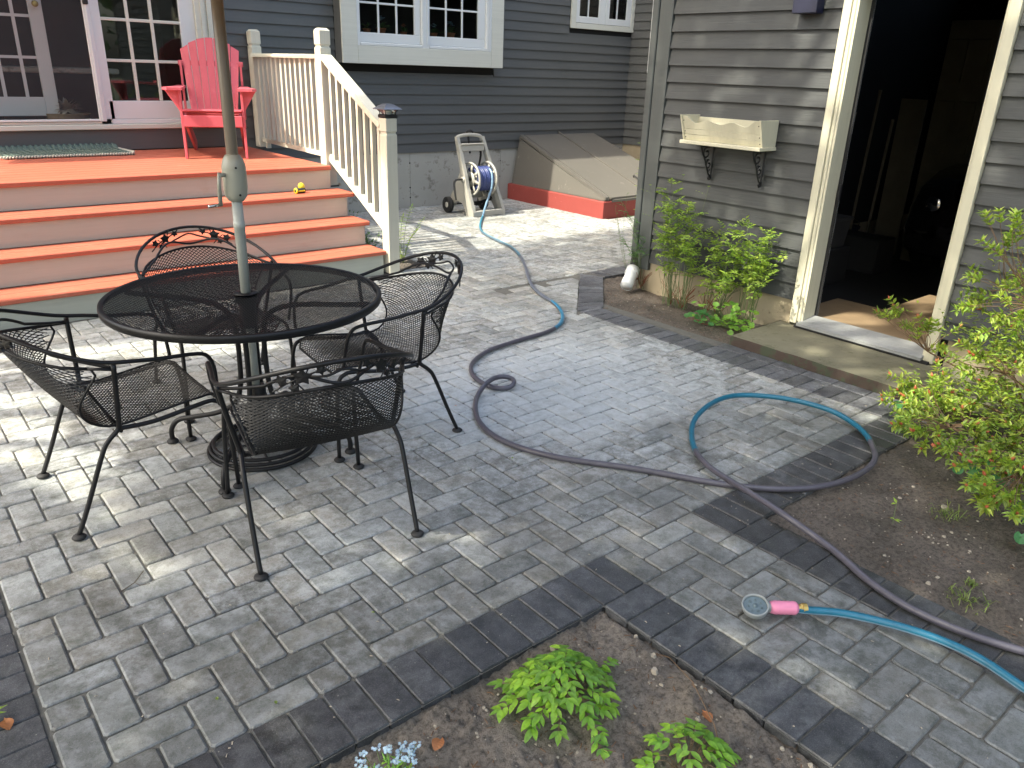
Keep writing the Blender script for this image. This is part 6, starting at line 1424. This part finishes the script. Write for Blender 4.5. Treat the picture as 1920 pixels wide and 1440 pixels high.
LM = leaf_meshes(M['leaf_big'], .043, .0195)
def rosette(lb, c, stems, seed, nl=3, zb=-.045):
    rg = random.Random(seed); t = plant('leafy_clump', lb, 'plant', (c[0], c[1], zb), 'leafy clumps in the front soil bed'); sm = MB()
    for (dx, dy, z_) in stems:
        b_ = Vector((c[0]+dx*.15, c[1]+dy*.15, zb)); e_ = Vector((c[0]+dx, c[1]+dy, z_)); m_ = b_.lerp(e_, .5)+Vector((0, 0, .03+z_*.3))
        pts_ = smooth_pts([b_, m_, e_], 4); sm.tube(pts_, .0011, 4); d = (pts_[-1]-pts_[-2]).normalized(); d.z *= .4; d.normalize(); sd_ = d.cross(Vector((0, 0, 1))).normalized()
        for i in range(nl):
            q = pts_[-1]-(pts_[-1]-pts_[-3]).normalized()*.019*i
            for s_ in ((1, -1)):
                if rg.random() < .08: continue
                leaflet_at(t, rg.choice(LM), q, sd_*s_+d*rg.uniform(.5, 1.0)+Vector((0, 0, rg.uniform(-.25, .1))), (0, 0, 1), rg.uniform(.6, 1.0)*(1-.1*i))
        leaflet_at(t, rg.choice(LM), pts_[-1], d+Vector((0, 0, rg.uniform(-.4, 0))), (0, 0, 1), rg.uniform(.8, 1.15))
    sub(sm, 'stems', 'stem', t); return t
rg = random.Random(8); st = []
while len(st) < 62:
    a = rg.random()*6.28; r_ = sqrt(rg.random()); dx, dy = .150*r_*cos(a), .145*r_*sin(a); z_ = .095*(1-r_*r_)-.005+rg.uniform(-.01, .012)
    if all((dx-p[0])**2+(dy-p[1])**2 > .0003 for p in st): st.append((dx, dy, z_))
st += [(-.02, -.17, .0), (-.045, -.20, -.01), (.19, -.005, .01), (.12, .135, .0), (-.11, .13, .0), (-.17, .06, -.005)]
rosette('large bright green leafy clump in the front soil bed', (-.375, -.200), st, 12)
st = []
while len(st) < 28:
    a = rg.random()*6.28; r_ = sqrt(rg.random()); dx, dy = .12*r_*cos(a), .105*r_*sin(a); z_ = .05*(1-r_*r_)+rg.uniform(-.02, .012)
    if all((dx-p[0])**2+(dy-p[1])**2 > .0004 for p in st): st.append((dx, dy, z_))
rosette('lower leafy clump cut by the bottom photo edge', (-.275, -.565), st, 13, 2)
# forget-me-nots
fm = plant('forget_me_nots', 'pale blue forget-me-nots at the bottom of the photo', 'flowers', (-.89, -.13, -.045)); sm, lm, fl, ct = MB(), MB(), MB(), MB(); rg = random.Random(31)
for k in range(30):
    a = rg.random()*6.28; r_ = sqrt(rg.random())*.085; e_ = Vector((-.90+r_*cos(a)*1.0, -.135+r_*sin(a)*.8, rg.uniform(-.005, .055))); b_ = Vector((-.90+r_*.3*cos(a), -.14+r_*.3*sin(a), -.045))
    sm.tube([b_, (b_+e_)/2+Vector((0, 0, .01)), e_], .0012, 4)
    for j in range(7):
        q = e_+Vector((rg.gauss(0, .006), rg.gauss(0, .006), rg.uniform(-.001, .004))); n_ = Vector((rg.uniform(-.6, .1), rg.uniform(-.6, .1), 1)).normalized(); u = n_.orthogonal().normalized(); s_ = .0036
        for i in range(5):
            d_ = Matrix.Rotation(i*2*pi/5, 3, n_) @ u; fl.leaf(q, d_, n_, s_*1.3, s_*1.1, .05, .05, simple=True)
        ct.lathe([(.0009, 0), (.0005, .0008)], 5, q, n_.to_track_quat('Z', 'Y').to_matrix())
    for j in range(3): a2 = rg.random()*6.28; q = b_.lerp(e_, rg.uniform(.1, .7)); lm.leaf(q, (cos(a2), sin(a2), rg.uniform(.3, 1.4)), (0, 0, 1), rg.uniform(.018, .034), .008, .1, .2, shade(rg, .9, 1.4))
sub(sm, 'stems', 'gstem', fm); sub(lm, 'leaves', 'leaf_big', fm); sub(fl, 'petals', 'petal', fm); o = sub(ct, 'flower_eyes', 'yellow', fm); o['kind'] = 'stuff'
# green sprig over the left border
sg = plant('leafy_sprig', 'small serrated green sprig poking in at the left photo edge', 'plant', (-1.72, .66, 0)); lm = MB(); sm = MB(); sm.tube([(-1.74, .66, 0), (-1.68, .65, .02), (-1.62, .63, .025)], .0014, 4)
for d_, L_ in (((1, .5, .2), .035), ((1, -.3, .1), .04), ((.2, 1, .2), .03), ((.1, -1, .1), .03), ((1, .1, .3), .045)): lm.leaf((-1.63, .633, .025), d_, (0, 0, 1), L_, .012, .1, .15, (1.2, 1.2, 1))
sub(sm, 'stem', 'gstem', sg); sub(lm, 'leaves', 'leaf_fern', sg)
# fern by the step post and greenery under the railing
fn = plant('fern', 'young green fern beside the bottom stair post', 'fern', (2.0, 4.42, 0)); sm, lm = MB(), MB(); rg = random.Random(41)
for ex, ey, ez in ((2.18, 4.55, .46), (2.30, 4.55, .34), (2.02, 4.44, .40), (1.94, 4.40, .30), (2.12, 4.36, .30), (2.04, 4.6, .30), (1.97, 4.5, .42)):
    frond(lm, sm, smooth_pts([(2.0, 4.42, 0), ((2.0+ex)/2-.02, (4.42+ey)/2, ez*.62), (ex, ey, ez)], 4), .042, .28, 14, rg, .0022, col=None)
sub(sm, 'stems', 'gstem', fn); sub(lm, 'leaflets', 'leaf_fern', fn)
for k, (x_, y_, h_, lb) in enumerate(((1.80, 4.62, .28, 'variegated leafy plant in the gap beside the lower steps'), (1.88, 5.15, .42, 'green plant growing beside the deck corner'), (1.98, 5.9, .62, 'green plant under the deck railing middle'), (2.05, 6.45, .60, 'green plant under the railing near the house'))):
    t = plant('leafy_plant', lb, 'plant', (x_, y_, 0), 'green plants beside the deck'); sm, lm = MB(), MB(); rg = random.Random(50+k)
    for j in range(26):
        a = rg.random()*6.28; r_ = rg.uniform(.03, .13); e_ = (x_+r_*cos(a)*.7, y_+r_*sin(a), h_*rg.uniform(.3, 1)); frond(lm, sm, smooth_pts([(x_, y_, 0), (x_+r_*.3*cos(a), y_+r_*.3*sin(a), e_[2]*.6), e_], 3), .032, .5, 4, rg, .0012)
    sub(sm, 'stems', 'gstem', t); sub(lm, 'leaves', 'leaf_dark' if k != 2 else 'leaf_fern', t)

# ================================================================== TREES (out of the frame: they throw the dappled shade and stand in the window reflections)
def soft(v, a, b): return max(0, min(1, (v-a)/(b-a)))
def lit(x, y):
    """how much sun the photograph shows at this spot of ground (the crown gaps are cut to follow it)"""
    def boxw(x0, x1, y0, y1, s=.25): return soft(x, x0-s, x0+s)*(1-soft(x, x1-s, x1+s))*soft(y, y0-s, y0+s)*(1-soft(y, y1-s, y1+s))
    v = .10 if y > .2 else .05
    v = max(v, .97*boxw(-6, 2.35, 4.1, 9, .12), .93*boxw(-6, -.85, 1.65, 9, .25), .92*boxw(-6, .3, 2.9, 9, .2), .22*boxw(2.8, 9, 3.75, 9, .25), .30*boxw(1.6, 2.9, 2.9, 3.9, .3))
    v = max(v, .58*boxw(3.2, 3.85, -1.2, 2.9, .15), .38*boxw(3.8, 4.2, -1.2, 2.9, .15), .50*boxw(4.2, 5.3, -1.5, 2.7, .2), .78*boxw(2.2, 3.4, -1.5, .7, .2), .22*boxw(-1.2, -.6, .6, 1.15, .12), .22*boxw(-1.7, -1.0, .9, 1.8, .12), .5*boxw(2.7, 3.2, .8, 1.25, .1), .2*boxw(.75, 1.3, -.9, -.3, .2))
    return v
def tree(lb, x_, y_, zc, seed, gen, H, rt=.22):
    rg = random.Random(seed); t = plant('shade_tree', lb, 'tree', (x_, y_, -.1), 'trees around the garden'); tk = MB(); lm = MB(); P3 = gen(rg)
    tk.tube(smooth_pts([(x_, y_, -.1), (x_+.1, y_, H*.3), (x_-.05, y_+.1, H*.6), (x_+.1, y_, H)], 4), [rt*(1-.6*k/12) for k in range(13)], 10)
    for k in range(26):
        q = Vector(rg.choice(P3)[0]); b_ = Vector((x_, y_, H*rg.uniform(.35, .9))); m_ = b_.lerp(q, .5)+Vector((0, 0, .4)); tk.tube(smooth_pts([b_, m_, q], 4), [.07-.06*i/8 for i in range(9)], 6)
    for p, s_ in P3:
        n_ = Vector((rg.gauss(0, 1), rg.gauss(0, 1), rg.gauss(0, 1)+.6)); d_ = Vector((rg.gauss(0, 1), rg.gauss(0, 1), rg.gauss(-.3, .5)))
        lm.leaf(p, d_, n_, s_, s_*.8, .1, .1, simple=True)
    sub(tk, 'trunk', 'bark', t); sub(lm, 'crown', 'leaf_tree', t)
def gen_shade(x0, x1, y0, y1, z0, z1, n):  # crown shaped for its shade: leaves dropped above ground meant to be sunlit
    def f(rg):
        out = []; LX, LY = SUN.x/SUN.z, SUN.y/SUN.z
        while len(out) < n:
            gx, gy = rg.uniform(x0, x1), rg.uniform(y0, y1); z = rg.uniform(z0, z1)
            keep = 1-lit(gx, gy); nz_ = noise.fractal(Vector((gx*1.3, gy*1.3, 7.7)), .7, 2, 3)*.55+.5

            if nz_ > keep+.04 and keep < .95: out_ok = False
            else: out_ok = True
            n_try[0] += 1
            if n_try[0] > 400000: break
            if out_ok: out.append(((gx+LX*z, gy+LY*z, z), rg.uniform(.11, .20)))
        return out
    return f
n_try = [0]
tree('large leafy maple west of the patio', -5.6, -.6, 7, 3, gen_shade(-3.5, 2.8, -4.5, 3.9, 5.5, 9.5, 23000), 7.5)
n_try = [0]
tree('tall tree beyond the left fence line', -6.8, 4.6, 9, 4, gen_shade(2.4, 7.5, -3.5, 4.5, 8.0, 11.5, 12000), 9.5)
def gen_ball(cx, cy, cz, rx, rz, n, s0, s1):
    def f(rg):
        out = []; cl = [(rg.uniform(-1, 1)*rx*.7, rg.uniform(-1, 1)*rx*.7, rg.uniform(-1, 1)*rz*.7) for _ in range(16)]
        for k in range(n):
            c = rg.choice(cl); out.append(((cx+c[0]+rg.gauss(0, rx*.22), cy+c[1]+rg.gauss(0, rx*.22), cz+c[2]+rg.gauss(0, rz*.22)), rg.uniform(s0, s1)))
        return out
    return f
for k, (x_, y_, r_, lb) in enumerate(((2, -13, 3.2, 'spreading tree south of the patio'), (9, -12, 3.0, 'tree south of the garage'), (-6, -12, 3.0, 'tree behind the photographer'), (-12, -4, 3.0, 'tree far to the left of the patio'))):
    tree(lb, x_, y_, 4, 60+k, gen_ball(x_, y_, 4.2, r_, 2.8, 2600, .25, .5), 4.2)
